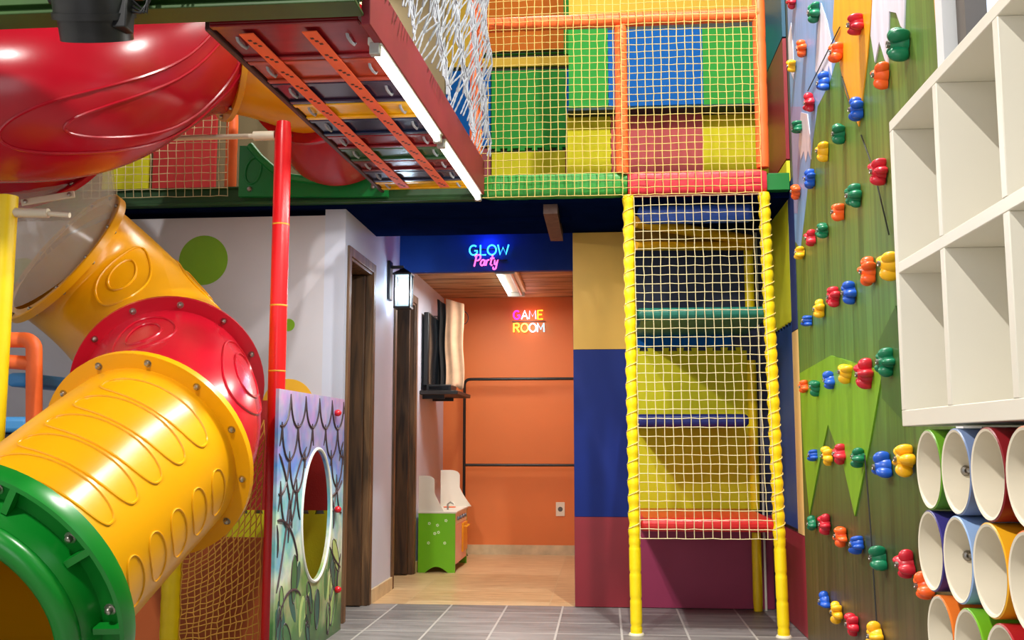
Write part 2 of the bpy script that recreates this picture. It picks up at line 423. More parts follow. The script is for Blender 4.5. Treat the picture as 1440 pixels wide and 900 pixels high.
def flange(sec, end, mt, rad=0.40, th=0.022, bolts=12, name='flange', lip=True, boltside=-1, phase=0.2, parent=slide):
    i = 0 if end == 0 else len(sec.p) - 1; c = sec.p[i]; t, b, up = sec.fr[i]
    m = MB(); h = th / 2
    prof = [(sec.r - 0.012, -h), (rad - 0.012, -h), (rad, -h - 0.010), (rad + 0.006, -h - 0.006), (rad + 0.006, h), (sec.r - 0.012, h)]
    m.lathe(prof, c, t, 64, closed=True)
    f = m.build(name, mt, parent, smooth=35)
    for k in range(bolts):
        a = 2 * PI * k / bolts + phase; q = c + (up * math.cos(a) + b * math.sin(a)) * (sec.r + rad) / 2
        mb = MB()
        for sd in (-1, 1): mb.lathe([(0.0, h + 0.014), (0.007, h + 0.012), (0.010, h + 0.006), (0.010, h), (0.015, h), (0.015, h - 0.003)], q, t * sd, 10)
        mb.build('bolt', bolt_m, f, smooth=40)
    return f
# nodes of the centre line
E0 = Vector((-1.47, 5.54, 2.765)); tE0 = Vector((0.0, -1, 0.0))
E0b = P(446, 98, Y=5.05); tE0b = Vector((-0.30, -1, -0.02))
E1 = P(318, 58, Y=4.74); tE1 = Vector((-0.82, -0.57, -0.12))
E2 = Vector((-2.27, 3.86, 2.40)); tE2 = Vector((-0.85, -0.40, -0.16))
E3 = Vector((-3.06, 4.02, 2.42)); tE3 = Vector((-0.10, 1.0, -0.02))
E5 = P(46, 215, Y=4.66); tE5 = Vector((-0.10, 0.78, -0.56))
P0 = P(92, 362, Y=4.85); tP0 = Vector((0.49, 0.70, -0.51))
P1 = P(238, 545, Y=4.36); tP1 = Vector((0.40, -0.86, -0.34))
P2 = P(207, 642, Y=3.68); tP2 = Vector((-0.09, -0.9, -0.40))
P3 = P(-2, 832, Y=2.98); tP3 = Vector((-0.13, -0.87, -0.44))
def section(mt, p0, t0, p1, t1, n, label, ridges=(), k=1.0, name='tube_section'):
    sc = Sec(herm(p0, t0, p1, t1, n, k) if p1 is not None else p0); m = MB(); sc.skin(m)
    for a in ridges: sc.ridge(m, **a)
    o = m.build(name, mt, slide, smooth=40); lab(o, label); sc.obj = o; return sc
S0 = section(s_red, E0, tE0, E0b, tE0b, 8, 'red entry section at the green cradle panel')
S1 = section(s_yellow, E0b, tE0b, E1, tE1, 14, 'upper yellow elbow section under the plank walkway')
pth = herm(E1, tE1, E2, tE2, 20) + herm(E2, tE2, E3, tE3, 18, 1.15)[1:] + herm(E3, tE3, E5, tE5, 18, 1.2)[1:]
S2 = section(s_red, pth, None, None, None, 0, 'big red section curling overhead with raised oval ridges',
             [dict(u0=0.205, th0=-1.93, du=0.185, dth=0.50, r=0.007, n=96, shear=-0.42), dict(u0=0.205, th0=-1.93, du=0.140, dth=0.33, r=0.007, n=96, shear=-0.32)])
S3b = S2
clear = bpy.data.materials.new('clear_acrylic'); clear.use_nodes = True
nb = clear.node_tree.nodes['Principled BSDF']; nb.inputs['Base Color'].default_value = lin((225, 215, 200)); nb.inputs['Roughness'].default_value = 0.12
nb.inputs['Alpha'].default_value = 0.28; nb.inputs['Specular IOR Level'].default_value = 0.6
SC = section(clear, E5, tE5, P0, tP0, 10, 'clear see-through section above the yellow elbow')
S4 = section(s_yellow, P0, tP0, P1, tP1, 22, 'yellow elbow section with oval ridges in front of the grey wall',
             [dict(u0=0.45, th0=-0.75, du=0.24, dth=0.42), dict(u0=0.45, th0=-0.75, du=0.13, dth=0.22), dict(u0=0.5, th0=0.6, du=0.25, dth=0.40), dict(u0=0.5, th0=0.6, du=0.13, dth=0.2)], k=1.25)
S5 = section(s_red, P1, tP1, P2, tP2, 18, 'red elbow section between the two yellow tubes',
             [dict(u0=0.5, th0=-1.0, du=0.36, dth=0.42), dict(u0=0.5, th0=-1.0, du=0.22, dth=0.25), dict(u0=0.42, th0=0.35, du=0.28, dth=0.36), dict(u0=0.42, th0=0.35, du=0.16, dth=0.2)])
rid = [dict(u0=0.17 + 0.155 * k, th0=-0.62 + 0.02 * k, du=0.068, dth=0.62, r=0.0045, power=2.6) for k in range(5)]
rid += [dict(u0=0.17 + 0.155 * k, th0=-1.78, du=0.052, dth=0.26, r=0.003, power=2.3) for k in range(5)]
S6 = section(s_yellow, P2, tP2, P3, tP3, 16, 'lower yellow section with a row of oval ridges', rid)
lab(flange(S0, 1, s_red), 'red flange ring'); lab(flange(S1, 1, s_yellow, rad=0.385, th=0.02), 'yellow flange ring'); 
lab(flange(S3b, 1, s_red, rad=0.385), 'red flange ring'); lab(flange(S4, 0, s_yellow, rad=0.395, th=0.03), 'yellow flange ring')
lab(flange(S5, 0, s_red, rad=0.40, phase=0.45), 'red flange ring'); lab(flange(S6, 0, s_yellow, rad=0.40, phase=0.3), 'yellow flange ring')
# white bracket on the red curl
br = MB(); qa, qb = P(30, 285, Y=4.30), P(105, 273, Y=4.34)
br.obox(qa, qb, (0, 0, 1), 0.012, 0.03)
bk = lab(br.build('bracket', coupler_m, slide, bevel=0.003), 'ivory steel bracket')
for q_ in (qa.lerp(qb, 0.1), qa.lerp(qb, 0.92)): MB().lathe([(0, 0.016), (0.009, 0.014), (0.010, 0.006)], q_, (0, -1, 0), 10).build('bolt', bolt_m, bk, smooth=40)
# green exit mouth
i = len(S6.p) - 1; c = S6.p[i]; t, b, up = S6.fr[i]
m = MB()
m.lathe([(0.338, -0.02), (0.425, -0.02), (0.438, -0.012), (0.442, 0.02), (0.436, 0.045), (0.425, 0.05), (0.418, 0.03), (0.36, 0.03), (0.345, 0.12), (0.33, 0.12), (0.338, -0.02)], c, t, 72)
for k in range(10):
    a = 2 * PI * k / 10 + 0.12; d = up * math.cos(a) + b * math.sin(a)
    m.obox(c + d * 0.352 + t * 0.06, c + d * 0.42 + t * 0.036, t, 0.02, 0.03)
gm = m.build('exit_ring', s_green, slide, smooth=35); lab(gm, 'green exit ring at the mouth of the slide')
for k in range(10):
    a = 2 * PI * k / 10 + 0.12 + 0.14; d = up * math.cos(a) + b * math.sin(a)
    MB().lathe([(0.0, 0.05), (0.009, 0.047), (0.012, 0.04), (0.012, 0.034), (0.018, 0.033), (0.018, 0.029)], c + d * 0.392, t, 10).build('bolt', bolt_m, gm, smooth=40)
lip = []
for k in range(60):
    a = 2 * PI * k / 60; u_, v_ = 0.318 * math.sin(a), 0.318 * math.cos(a)
    v_ = max(v_, -0.15 - 0.03 * (1 - min(1, abs(u_) / 0.25)))
    lip.append(c + t * 0.13 + b * u_ + up * v_)
lab(MB().tube(lip, 0.036, 12, closed=True).build('mouth_lip', s_green, slide, smooth=60), 'thick rounded green lip around the slide mouth')
# lower apron that closes the mouth under the lip
ap = [(0.318 * math.sin(a), 0.318 * math.cos(a)) for a in [math.radians(118 + 124 * k / 20) for k in range(21)]]
m = MB(); m.prism(ap, lambda u, v, w: c + t * w + b * u + up * v, 0.11, 0.13); m.build('mouth_apron', s_green, slide)

# cradle panel holding the slide entry
m = MB(); yC = 5.56
prof = [P(x, y, Y=yC) for x, y in ((335, 276), (337, 205), (352, 205), (366, 222), (384, 238), (410, 250), (440, 254), (470, 250), (492, 238), (508, 222), (526, 218), (545, 252), (545, 276))]
poly = [(p.x, p.z) for p in prof]
m.prism(poly, lambda u, v, w: (u, w, v), yC, yC + 0.04)
arc = [Vector((p.x, yC - 0.01, p.z)) for p in prof[2:10]]
m.tube(arc, 0.022, 8)
a0 = P(472, 240, Y=yC - 0.02); a1 = P(500, 224, Y=yC - 0.02)
m.tube([a0, a1], 0.036, 10)
ov = P(356, 240, Y=yC - 0.003)
m.tube([ov + Vector((0.045 * math.cos(q) + 0.01 * math.sin(q), 0, 0.075 * math.sin(q))) for q in [2 * PI * k / 28 for k in range(28)]], 0.006, 6, closed=True)
cr = m.build('slide_cradle_panel', mat('cradle_green', (10, 128, 58), 0.35), smooth=40, bevel=0)
tag(cr, 'green moulded plastic panel with a scooped edge cradling the red slide entry', 'panel')
for x, y in ((351, 266), (525, 262)):
    q = P(x, y, Y=yC - 0.002); MB().lathe([(0, 0.012), (0.012, 0.01), (0.016, 0.0)], q, (0, -1, 0), 12).build('bolt', bolt_m, cr, smooth=40)

# ================================================================== MEZZANINE FRONT
bt = P(160, 291, Y=5.62).z
gb = MB(); gb.box(-4, -0.68, 5.62, 5.70, bt - 0.005, bt + 0.10); gb.box(-4, -0.68, 5.60, 5.62, bt - 0.005, bt + 0.012); gb.box(-4, -0.68, 5.60, 5.62, bt + 0.088, bt + 0.10)
tag(gb.build('edge_beam', beam_green, bevel=0.003), 'long dark green steel beam along the upper floor edge above the grey wall', 'beam')
def cushion(name, xa, xb, y0, y1, z0, z1, mt, label, cat='padding'):
    m = MB(); n = 18; K = 20; rows = []
    yc, zc, hy, hz = (y0 + y1) / 2, (z0 + z1) / 2, (y1 - y0) / 2, (z1 - z0) / 2
    for i in range(K + 1):
        x = xa + (xb - xa) * i / K; e = 0.82 if i in (0, K) else 1 - 0.03 * (i % 3 == 1); row = []
        for k in range(n + 1):
            a = 2 * PI * k / n; ca, sa = math.cos(a), math.sin(a)
            row.append((x, yc + hy * e * math.copysign(abs(ca) ** 0.45, ca), zc + hz * e * math.copysign(abs(sa) ** 0.45, sa)))
        rows.append(row)
    m.grid(rows); m.f.append(tuple(range(n))); m.m.append(0); k0 = K * (n + 1); m.f.append(tuple(k0 + q for q in range(n))); m.m.append(0)
    return tag(m.build(name, mt, smooth=50), label, cat)
xa = P(678, 260, Y=5.58).x; xb = P(882, 256, Y=5.58).x; xc = P(1078, 256, Y=5.58).x
zt, zb = P(780, 243, Y=5.58).z, P(780, 276, Y=5.58).z
cushion('edge_padding', xa, xb, 5.58, 5.68, zb, zt, v_green, 'green vinyl edge padding under the upper net, left of the yellow ladder tower')
zt2, zb2 = P(980, 238, Y=5.56).z, P(980, 272, Y=5.56).z
cushion('edge_padding', xb + 0.004, xc, 5.56, 5.66, zb2, zt2, v_rose, 'red vinyl edge padding directly above the yellow ladder tower')
tag(MB().box(xc + 0.004, RX - 0.03, 5.60, 5.66, zb2 + 0.02, zt2 - 0.02).build('beam_stub', mat('stub_green', (24, 120, 50), 0.45), bevel=0.003), 'short green beam end between the red edge padding and the right wall', 'beam')
# orange padded frame
fr = thing('padded_pipework', 'orange padded pipe frame holding the net of the upper floor', 'frame', (P(875, 240, Y=5.60).x, 5.60, zt))
def frame_post(x, y0, y1, Y=5.60, r=0.036):
    a = P(x, y1, Y=Y); b = P(x, y0, Y=Y); m = MB(); N = 40
    pts = [a.lerp(Vector((a.x, a.y, b.z)), k / N) for k in range(N + 1)]
    m.tube(pts, [r * (0.94 if k % 8 == 0 else 1.0) for k in range(N + 1)], 16); m.build('post', pad_orange, fr, smooth=50); return a.x
xl = frame_post(669, -60, 240); xm = frame_post(875, 38, 244); xr = frame_post(1073, -60, 236)
zr = P(875, 28, Y=5.60).z
m = MB(); N = 60; m.tube([(xl + (xr - xl) * k / N, 5.60, zr + 0.012 * (k / N - 0.5)) for k in range(N + 1)], [0.040 * (0.95 if k % 10 == 0 else 1) for k in range(N + 1)], 16)
m.build('crossbar', pad_orange, fr, smooth=50)
# left part of the upper floor front
p = P(322, 264, Y=5.64); m = MB(); N = 24
m.tube([(p.x, 5.66, 2.40 + 1.0 * k / N) for k in range(N + 1)], [0.034 * (0.94 if k % 6 == 0 else 1) for k in range(N + 1)], 14)
tag(m.build('padded_post', pad_orange, smooth=50), 'orange padded upright post behind the yellow slide elbow', 'post')

# nets of the upper floor
z0n, z1n = zt - 0.01, 3.60
net('safety_net', lambda u, v: (xl + 0.03 + (xm - xl - 0.03) * u, 5.555 - 0.01 * math.sin(u * PI), z0n - 0.13 + (z1n - z0n + 0.13) * v), 18, 30, 0.0021, net_y, 'yellow safety net left of the middle orange post on the upper floor')
net('safety_net', lambda u, v: (xm + (xr - xm - 0.02) * u, 5.545 - 0.01 * math.sin(u * PI), zb2 - 0.005 + (z1n - zb2) * v), 17, 31, 0.0021, net_y, 'yellow safety net between the middle and right orange posts above the ladder tower')
nl, nr_ = P(120, 265, Y=5.62).x, P(322, 265, Y=5.62).x
net('safety_net', lambda u, v: (nl + (nr_ - nl) * u, 5.60 - 0.02 * math.sin(v * PI), 2.40 + 0.62 * v), 17, 14, 0.0021, net_w, 'cream safety net of the upper floor behind the big red slide tube')

# foam mats on the upper floor
DK = 2.425
def up_mat(x0, x1, y0, y1, Y, mt, label, teeth='', grp='foam mats on the upper floor'):
    a = P(x0, y1, Y=Y); b = P(x1, y0, Y=Y)
    return mat_panel('foam_mat', a.x, b.x, max(a.z, DK), b.z, Y, mt, label, teeth, group=grp)
# right bay, upper row stands forward of lower row
UY, LY = 6.33, 6.46
up_mat(800, 854, 40, 152, UY, f_green, 'green foam mat just left of the middle orange post on the upper floor', 'r')
up_mat(856, 987, 38, 150, UY - 0.002, f_blue, 'bright blue foam mat behind the middle orange post', '')
up_mat(989, 1090, 36, 147, UY, f_green, 'green foam mat at the right end of the upper floor', 'l')
up_mat(798, 858, 159, 246, LY, f_yellow, 'lower yellow foam mat left of the middle orange post on the upper floor', 'r')
up_mat(860, 988, 159, 246, LY - 0.002, f_pink, 'dusty red foam mat under the blue mat of the upper floor', '')
up_mat(990, 1095, 159, 246, LY, f_yellow, 'lower yellow foam mat at the right end of the upper floor', 'l')
m = MB(); a = P(798, 150, Y=UY); b = P(1095, 150, Y=UY); m.box(a.x, min(b.x, RX - 0.03), UY - 0.002, LY + 0.03, a.z - 0.03, a.z - 0.012)
tag(m.build('shelf_ledge', mat('ledge_dark', (30, 60, 60), 0.6), bevel=0.004), 'dark ledge board under the upper row of foam mats', 'ledge')
up_mat(800, 1090, -60, 30, UY + 0.13, f_must, 'wide mustard foam mat above the top orange crossbar', '')
# left bay, deeper
GY = 7.4
up_mat(676, 690, 97, 206, GY, f_blue, 'narrow blue foam mat beside the left orange post', '')
up_mat(691, 795, 97, 209, GY - 0.002, f_green, 'large green foam mat in the left bay of the upper floor', 'b')
up_mat(796, 803, 97, 207, GY, f_blue, 'thin blue foam mat strip right of the large green mat', '')
up_mat(676, 690, 209, 420, GY, v_maroon, 'small maroon foam mat low beside the left orange post', '')
up_mat(691, 795, 212, 420, GY, f_yellow, 'yellow foam mat strip below the large green mat', '')
up_mat(796, 803, 209, 420, GY, v_maroon, 'small maroon foam mat low right of the yellow strip', '')
up_mat(676, 803, 78, 95, GY, f_must, 'mustard foam mat strip above the large green mat', '')
up_mat(676, 792, -60, 73, GY, f_orange, 'brownish orange foam mat at the top of the left bay', '')
up_mat(793, 803, -60, 76, GY, f_green, 'slim green foam mat beside the brownish orange mat', '')
up_mat(676, 803, 73, 77, GY, f_green, 'thin green foam edging under the brownish orange mat', '')
up_mat(530, 674, -60, 98, GY - 0.006, f_must, 'mustard foam mat behind the white rope net', '')
up_mat(530, 674, 99, 420, GY - 0.006, f_blue, 'blue foam mat behind the white rope net', '')
# far left bay
up_mat(140, 210, 190, 330, 6.3, f_yellow, 'yellow foam mat behind the cream net near the big red slide', '')
up_mat(211, 305, 150, 330, 6.3, f_red, 'red foam mat behind the cream net near the big red slide', '')
m = MB(); m.box(-4, -1.0, 6.34, 6.40, DK, CZ); struct(m.build('wall_mezzanine', mat('mezz_wall', (110, 96, 66), 0.8)))
struct(MB().box(-2.2, P(812, 0, Y=GY).x, GY + 0.03, GY + 0.1, DK, CZ).build('wall_mezzanine_back', mat('mezz_wall_b', (90, 92, 80), 0.8)))
struct(MB().box(P(800, 0, Y=6.2).x + 0.01, RX, 6.49, 6.55, DK, CZ).build('wall_mezzanine_right', mat('mezz_wall_r', (70, 76, 70), 0.8)))

# ================================================================== PLANK WALKWAY OVERHEAD
ZD = 2.40
NY, FYD = 3.30, 5.57
def xl_(y): k = (y - NY) / (FYD - NY); return -1.31 + 0.10 * k
def xr_(y): k = (y - NY) / (FYD - NY); return -0.80 + 0.10 * k
wk = thing('plank_walkway', 'overhead walkway of coloured planks seen from below, strapped in orange', 'walkway', (-1.0, 4.4, ZD))
cols = [('maroon', (128, 22, 30)), ('rust red', (178, 66, 40)), ('dark purple', (58, 40, 66)), ('yellow', (244, 186, 20)), ('navy', (34, 42, 74)),
        ('maroon', (110, 24, 34)), ('green', (54, 96, 58)), ('dark red', (120, 40, 44)), ('slate', (54, 58, 82)), ('yellow', (222, 176, 20))]
edges = [3.225, 3.56, 3.80, 4.05, 4.26, 4.50, 4.71, 4.93, 5.13, 5.35, 5.52]
for k, (cn, rgb) in enumerate(cols):
    y0, y1 = edges[k] + 0.006, edges[k + 1] - 0.006; mt = mat('plank_' + cn.replace(' ', '_'), rgb, 0.22, var=0.12, scale=5, stretch=(1, 4, 1))
    m = MB()
    def quad(ya, yb, za, zb):
        vs = [(xl_(ya), ya, za), (xr_(ya), ya, za), (xr_(yb), yb, za), (xl_(yb), yb, za), (xl_(ya), ya, zb), (xr_(ya), ya, zb), (xr_(yb), yb, zb), (xl_(yb), yb, zb)]
        m.add(vs, [(0, 3, 2, 1), (4, 5, 6, 7), (0, 1, 5, 4), (1, 2, 6, 5), (2, 3, 7, 6), (3, 0, 4, 7)])
    quad(y0, y1, ZD, ZD + 0.03); quad(y0, y0 + 0.03, ZD - 0.010, ZD); quad(y1 - 0.03, y1, ZD - 0.010, ZD)
    po = lab(m.build('plank', mt, wk, bevel=0.003), cn + ' plank')
    for sgn, xx in ((1, xl_((y0 + y1) / 2) + 0.05), (-1, xr_((y0 + y1) / 2) - 0.07)):
        yc = (y0 + y1) / 2; mm = MB()
        mm.tube([(xx - 0.004, yc - 0.045, ZD + 0.004), (xx - 0.002, yc - 0.035, ZD - 0.010), (xx, yc, ZD - 0.013), (xx + 0.003, yc + 0.035, ZD - 0.010), (xx + 0.005, yc + 0.045, ZD + 0.004)], 0.0055, 6)
        mm.build('rope_tie', rope_w, po, smooth=60)
st_m = mat('orange_strap', (252, 104, 52), 0.55); mark_m = mat('strap_marks', (70, 30, 20), 0.6)
for xa_, xb_ in ((-1.205, -1.075), (-0.985, -0.855)):
    m = MB(); a = Vector((xa_, 3.29, ZD - 0.014)); b = Vector((xb_, 5.46, ZD - 0.014))
    m.obox(a, b, (0, 0, 1), 0.052, 0.004); d = (b - a)
    for k in range(14):
        for j in range(3):
            q = a + d * ((k + 0.35 + j * 0.16) / 14); q.z -= 0.0025; q.x += 0.008 * (j - 1)
            m.obox(q - d.normalized() * 0.007, q + d.normalized() * 0.006, (0, 0, 1), 0.012, 0.002, 1)
    m.build('strap', [st_m, mark_m], wk)
m = MB(); m.obox((xr_(3.2) + 0.035, 3.2, ZD + 0.06), (xr_(FYD) + 0.035, FYD, ZD + 0.06), (0, 0, 1), 0.03, 0.19)
lab(m.build('side_board', mat('side_maroon', (140, 34, 48), 0.5, var=0.12, scale=5), wk, bevel=0.004), 'maroon side board along the right edge')
m = MB(); m.obox((xl_(3.2) - 0.012, 3.25, ZD + 0.012), (xl_(FYD) - 0.012, FYD, ZD + 0.012), (0, 0, 1), 0.02, 0.05)
lab(m.build('side_board', mat('side_dark', (70, 30, 34), 0.5), wk, bevel=0.004), 'dark side board along the left edge')
# cross beam at the near end
bz = P(150, 33, Y=3.18).z
m = MB(); m.box(-3.9, -0.775, 3.10, 3.18, bz + 0.04, bz + 0.16); m.box(-3.9, -0.775, 3.08, 3.20, bz, bz + 0.012); m.box(-3.9, -0.775, 3.08, 3.20, bz + 0.16, bz + 0.172); m.box(-3.9, -0.775, 3.135, 3.145, bz + 0.012, bz + 0.16)
tag(m.build('cross_beam', mat('beam_olive', (52, 84, 34), 0.5, var=0.25, scale=4), bevel=0.003), 'dark green steel cross beam at the near end of the plank walkway', 'beam')
# white rope net at the walkway's right side, hung from a top rope
m = MB(); y0, y1 = 3.26, 5.50; zlo, zhi = ZD + 0.155, 3.70; nst = 50; HR = 13
pitch = (y1 - y0) / nst
def node(i, j):
    rj = random.Random(i * 91 + j * 7)
    z = zlo + (zhi - zlo) * j / HR
    y = y0 + pitch * i + (pitch / 2 if j % 2 else 0) + 0.42 * (z - zlo) * (1 - 0.8 * (i / nst)) + rj.uniform(-0.008, 0.008)
    return Vector((xr_(min(y, FYD)) + 0.045 + 0.05 * math.sin(j * 0.6 + i * 0.21) ** 2 + rj.uniform(-0.01, 0.01), min(y, 5.52), z + rj.uniform(-0.012, 0.012)))
def twist(pa, pb):
    L_ = max(2, int((pb - pa).length / 0.016)); pts = [pa.lerp(pb, k / L_) for k in range(L_ + 1)]
    m.tube(pts, [0.0046 if k % 2 else 0.0030 for k in range(L_ + 1)], 5)
for i in range(nst + 1):
    for j in range(HR):
        if j % 2 == 0: ends = (node(i, j + 1), node(i - 1, j + 1)) if i else (node(i, j + 1),)
        else: ends = (node(i, j + 1), node(i + 1, j + 1)) if i < nst else (node(i, j + 1),)
        # below the first knots the strands run singly to the board
        if j == 0: ends = ends[:1]
        for e_ in ends: twist(node(i, j), e_)
m.tube([node(i, HR) for i in range(nst + 1)], 0.009, 6)
tag(m.build('rope_net', rope_w, smooth=60, recalc=False), 'white knotted rope net hanging beside the plank walkway', 'rope net')

# tube lamps under the walkway
led = emit('lamp_tube_white', (255, 255, 244), 6.0); lampw = mat('lamp_housing', (226, 224, 214), 0.4); lamp_cap = mat('lamp_cap_grey', (190, 190, 186), 0.35, metal=0.3)
def tube_lamp(a, b, label, name='tube_lamp', rr=0.013, hw=0.05, up=(0, 0, 1)):
    a, b = Vector(a), Vector(b); t = (b - a).normalized(); u = Vector(up)
    o = thing(name, label, 'lamp', (a + b) / 2 + u * 0.05, 'fluorescent tube lamps')
    m = MB(); m.obox(a + u * 0.036, b + u * 0.036, u, hw, 0.028); m.build('housing', lampw, o, bevel=0.004)
    MB().tube([a + t * 0.03, b - t * 0.03], rr, 14).build('tube', led, o, smooth=60)
    for p, s in ((a, 1), (b, -1)):
        MB().obox(p - t * s * 0.004 + u * 0.008, p + t * s * 0.028 + u * 0.008, u, 0.036, 0.044).build('end_cap', lamp_cap, o, bevel=0.004)
    return o
zL = ZD - 0.060
tube_lamp((-0.775, 3.36, zL), (-0.728, 4.44, zL), 'nearer white tube lamp under the right edge of the plank walkway')
tube_lamp((-0.725, 4.50, zL), (-0.682, 5.56, zL), 'farther white tube lamp under the walkway, ending at the upper floor beam')

# black stage spotlight
sp = thing('stage_spotlight', 'black stage spotlight hanging below the cross beam over the big red slide', 'spotlight', P(135, 55, Y=3.0))
c0 = P(135, 40, Y=2.96)
m = MB(); ax = Vector((-0.05, 0.50, -1)).normalized(); c0 = c0 - ax * 0.02
m.lathe([(0.0, -0.30), (0.07, -0.30), (0.105, -0.26), (0.118, -0.20), (0.118, -0.03), (0.124, -0.03), (0.124, -0.01), (0.110, -0.01), (0.108, 0.055), (0.100, 0.055), (0.100, 0.0), (0.0, -0.005)], c0, ax, 36)
m.build('can', black, sp, smooth=40)
m = MB(); m.tube([c0 + Vector((-0.128, 0, 0.10)), c0 + Vector((-0.135, 0, 0.30)), c0 + Vector((0, 0, 0.40)), c0 + Vector((0.135, 0, 0.30)), c0 + Vector((0.128, 0, 0.10))], 0.010, 8)
m.build('yoke', black, sp, smooth=50)
for sx in (-1, 1): MB().lathe([(0, 0.022), (0.016, 0.022), (0.016, 0), (0.012, -0.012)], c0 + Vector((sx * 0.13, 0, 0.08)), (sx, 0, 0), 12).build('knob', black_plastic, sp, smooth=40)
MB().box(c0.x + 0.085, c0.x + 0.128, c0.y - 0.06, c0.y + 0.0, c0.z - 0.045, c0.z + 0.07).build('side_flap', black_plastic, sp, bevel=0.004)
m = MB()
for k in range(3):
    m.tube([c0 + Vector((0.12, -0.02, 0.02 + 0.02 * k)), c0 + Vector((0.16 + 0.01 * k, -0.03, 0.01)), c0 + Vector((0.18, -0.02, 0.05 + 0.02 * k)), c0 + Vector((0.20 + 0.02 * k, 0, 0.16)), c0 + Vector((0.26, 0.08, 0.28))], 0.005, 6)
m.build('cable', black_plastic, sp, smooth=60)

# ================================================================== RED POLE, PANEL, LEFT FRAME
PY = 4.70
xp = P(390, 500, Y=PY)
rpole = thing('red_pole', 'tall red padded pole standing at the near edge of the painted panel', 'pole', (xp.x, PY, 0))
pad = MB(); zt_ = P(393, 172, Y=PY).z; N = 40
pad.tube([(xp.x, PY, zt_ * k / N) for k in range(N + 1)], [0.040] * N + [0.033], 20); lab(pad.build('pad', pad_red, rpole, smooth=50), 'glossy red padding')
for y in (316, 430, 522):
    q = P(391, y, Y=PY); MB().lathe([(0.040, -0.004), (0.0413, -0.002), (0.0413, 0.002), (0.040, 0.004)], (xp.x, PY, q.z), (0, 0, 1), 20).build('seam', joint_m, rpole, smooth=60)
# steel rod running left from the pole, with a coupler
zz = P(300, 193, Y=PY).z; xx0 = P(228, 193, Y=PY).x
rod = thing('support_rod', 'ivory steel rod fixed to the red pole, below the yellow slide elbow', 'rod', (xp.x - 0.3, PY, zz))
MB().tube([(xx0, PY, zz), (xp.x - 0.04, PY, zz)], 0.013, 12).build('rod', coupler_m, rod, smooth=50)
MB().tube([(xp.x - 0.145, PY, zz), (xp.x - 0.04, PY, zz)], 0.023, 14).build('coupler', coupler_m, rod, smooth=50)

# painted panel with an oval hole, its face square to the camera's right
PX = -1.425; py0, py1 = 4.44, 5.60; pz0, pz1 = 0.0, 1.235
pm = bpy.data.materials.new('panel_painting'); pm.use_nodes = True
nt = pm.node_tree; Nn = nt.nodes; Ll = nt.links; b_ = Nn['Principled BSDF']; b_.inputs['Roughness'].default_value = 0.35
tc = Nn.new('ShaderNodeTexCoord'); sep = Nn.new('ShaderNodeSeparateXYZ'); Ll.new(tc.outputs['Object'], sep.inputs[0])
nz = Nn.new('ShaderNodeTexNoise'); nz.inputs['Scale'].default_value = 3.5; nz.inputs['Detail'].default_value = 5; Ll.new(tc.outputs['Object'], nz.inputs['Vector'])
ma = Nn.new('ShaderNodeMath'); ma.operation = 'MULTIPLY_ADD'; Ll.new(nz.outputs['Fac'], ma.inputs[0]); ma.inputs[1].default_value = 0.9; Ll.new(sep.outputs['Z'], ma.inputs[2])
mr = Nn.new('ShaderNodeMapRange'); mr.inputs['From Min'].default_value = 0.35; mr.inputs['From Max'].default_value = 1.75; Ll.new(ma.outputs[0], mr.inputs['Value'])
rp_ = Nn.new('ShaderNodeValToRGB'); cr_ = rp_.color_ramp
stops = [(0.0, (30, 66, 40)), (0.18, (70, 120, 60)), (0.3, (150, 170, 120)), (0.42, (210, 220, 200)), (0.5, (110, 180, 190)), (0.62, (170, 205, 220)), (0.72, (90, 140, 205)), (0.84, (150, 150, 205)), (1.0, (190, 170, 210))]
cr_.elements[0].position = 0; cr_.elements[0].color = lin(stops[0][1]); cr_.elements[1].position = 1; cr_.elements[1].color = lin(stops[-1][1])
for p_, c_ in stops[1:-1]: e = cr_.elements.new(p_); e.color = lin(c_)
Ll.new(mr.outputs[0], rp_.inputs['Fac']); Ll.new(rp_.outputs[0], b_.inputs['Base Color'])
nz2 = Nn.new('ShaderNodeTexNoise'); nz2.inputs['Scale'].default_value = 14; Ll.new(tc.outputs['Object'], nz2.inputs['Vector'])
mxp = Nn.new('ShaderNodeMix'); mxp.data_type = 'RGBA'; mxp.blend_type = 'OVERLAY'; mxp.inputs[0].default_value = 0.45
Ll.new(rp_.outputs[0], mxp.inputs[6]); Ll.new(nz2.outputs['Color'], mxp.inputs[7]); Ll.new(mxp.outputs[2], b_.inputs['Base Color'])
hc = (5.085, 0.645); hr = (0.255, 0.315)
m = MB(); n = 64
def sq(a):  # outer rectangle point along angle a
    ca, sa = math.cos(a), math.sin(a); cy, cz = hc
    ts = []
    if ca > 1e-6: ts.append((py1 - cy) / ca)
    if ca < -1e-6: ts.append((py0 - cy) / ca)
    if sa > 1e-6: ts.append((pz1 - cz) / sa)
    if sa < -1e-6: ts.append((pz0 - cz) / sa)
    t_ = min(ts); return (cy + ca * t_, cz + sa * t_)
angs = sorted([2 * PI * k / n for k in range(n)] + [math.atan2(z - hc[1], y - hc[0]) % (2 * PI) for y in (py0, py1) for z in (pz0, pz1)])
ring_in = [(hc[0] + hr[0] * math.cos(a), hc[1] + hr[1] * math.sin(a)) for a in angs]; ring_out = [sq(a) for a in angs]
K = len(angs); vs = []
for xx in (PX, PX - 0.015):
    vs += [(xx, y, z) for y, z in ring_in] + [(xx, y, z) for y, z in ring_out]
fs = []
for k in range(K):
    k2 = (k + 1) % K
    fs += [(k, k2, K + k2, K + k), (2 * K + k2, 2 * K + k, 3 * K + k, 3 * K + k2), (k2, k, 2 * K + k, 2 * K + k2), (K + k, K + k2, 3 * K + k2, 3 * K + k)]
m.add(vs, fs)
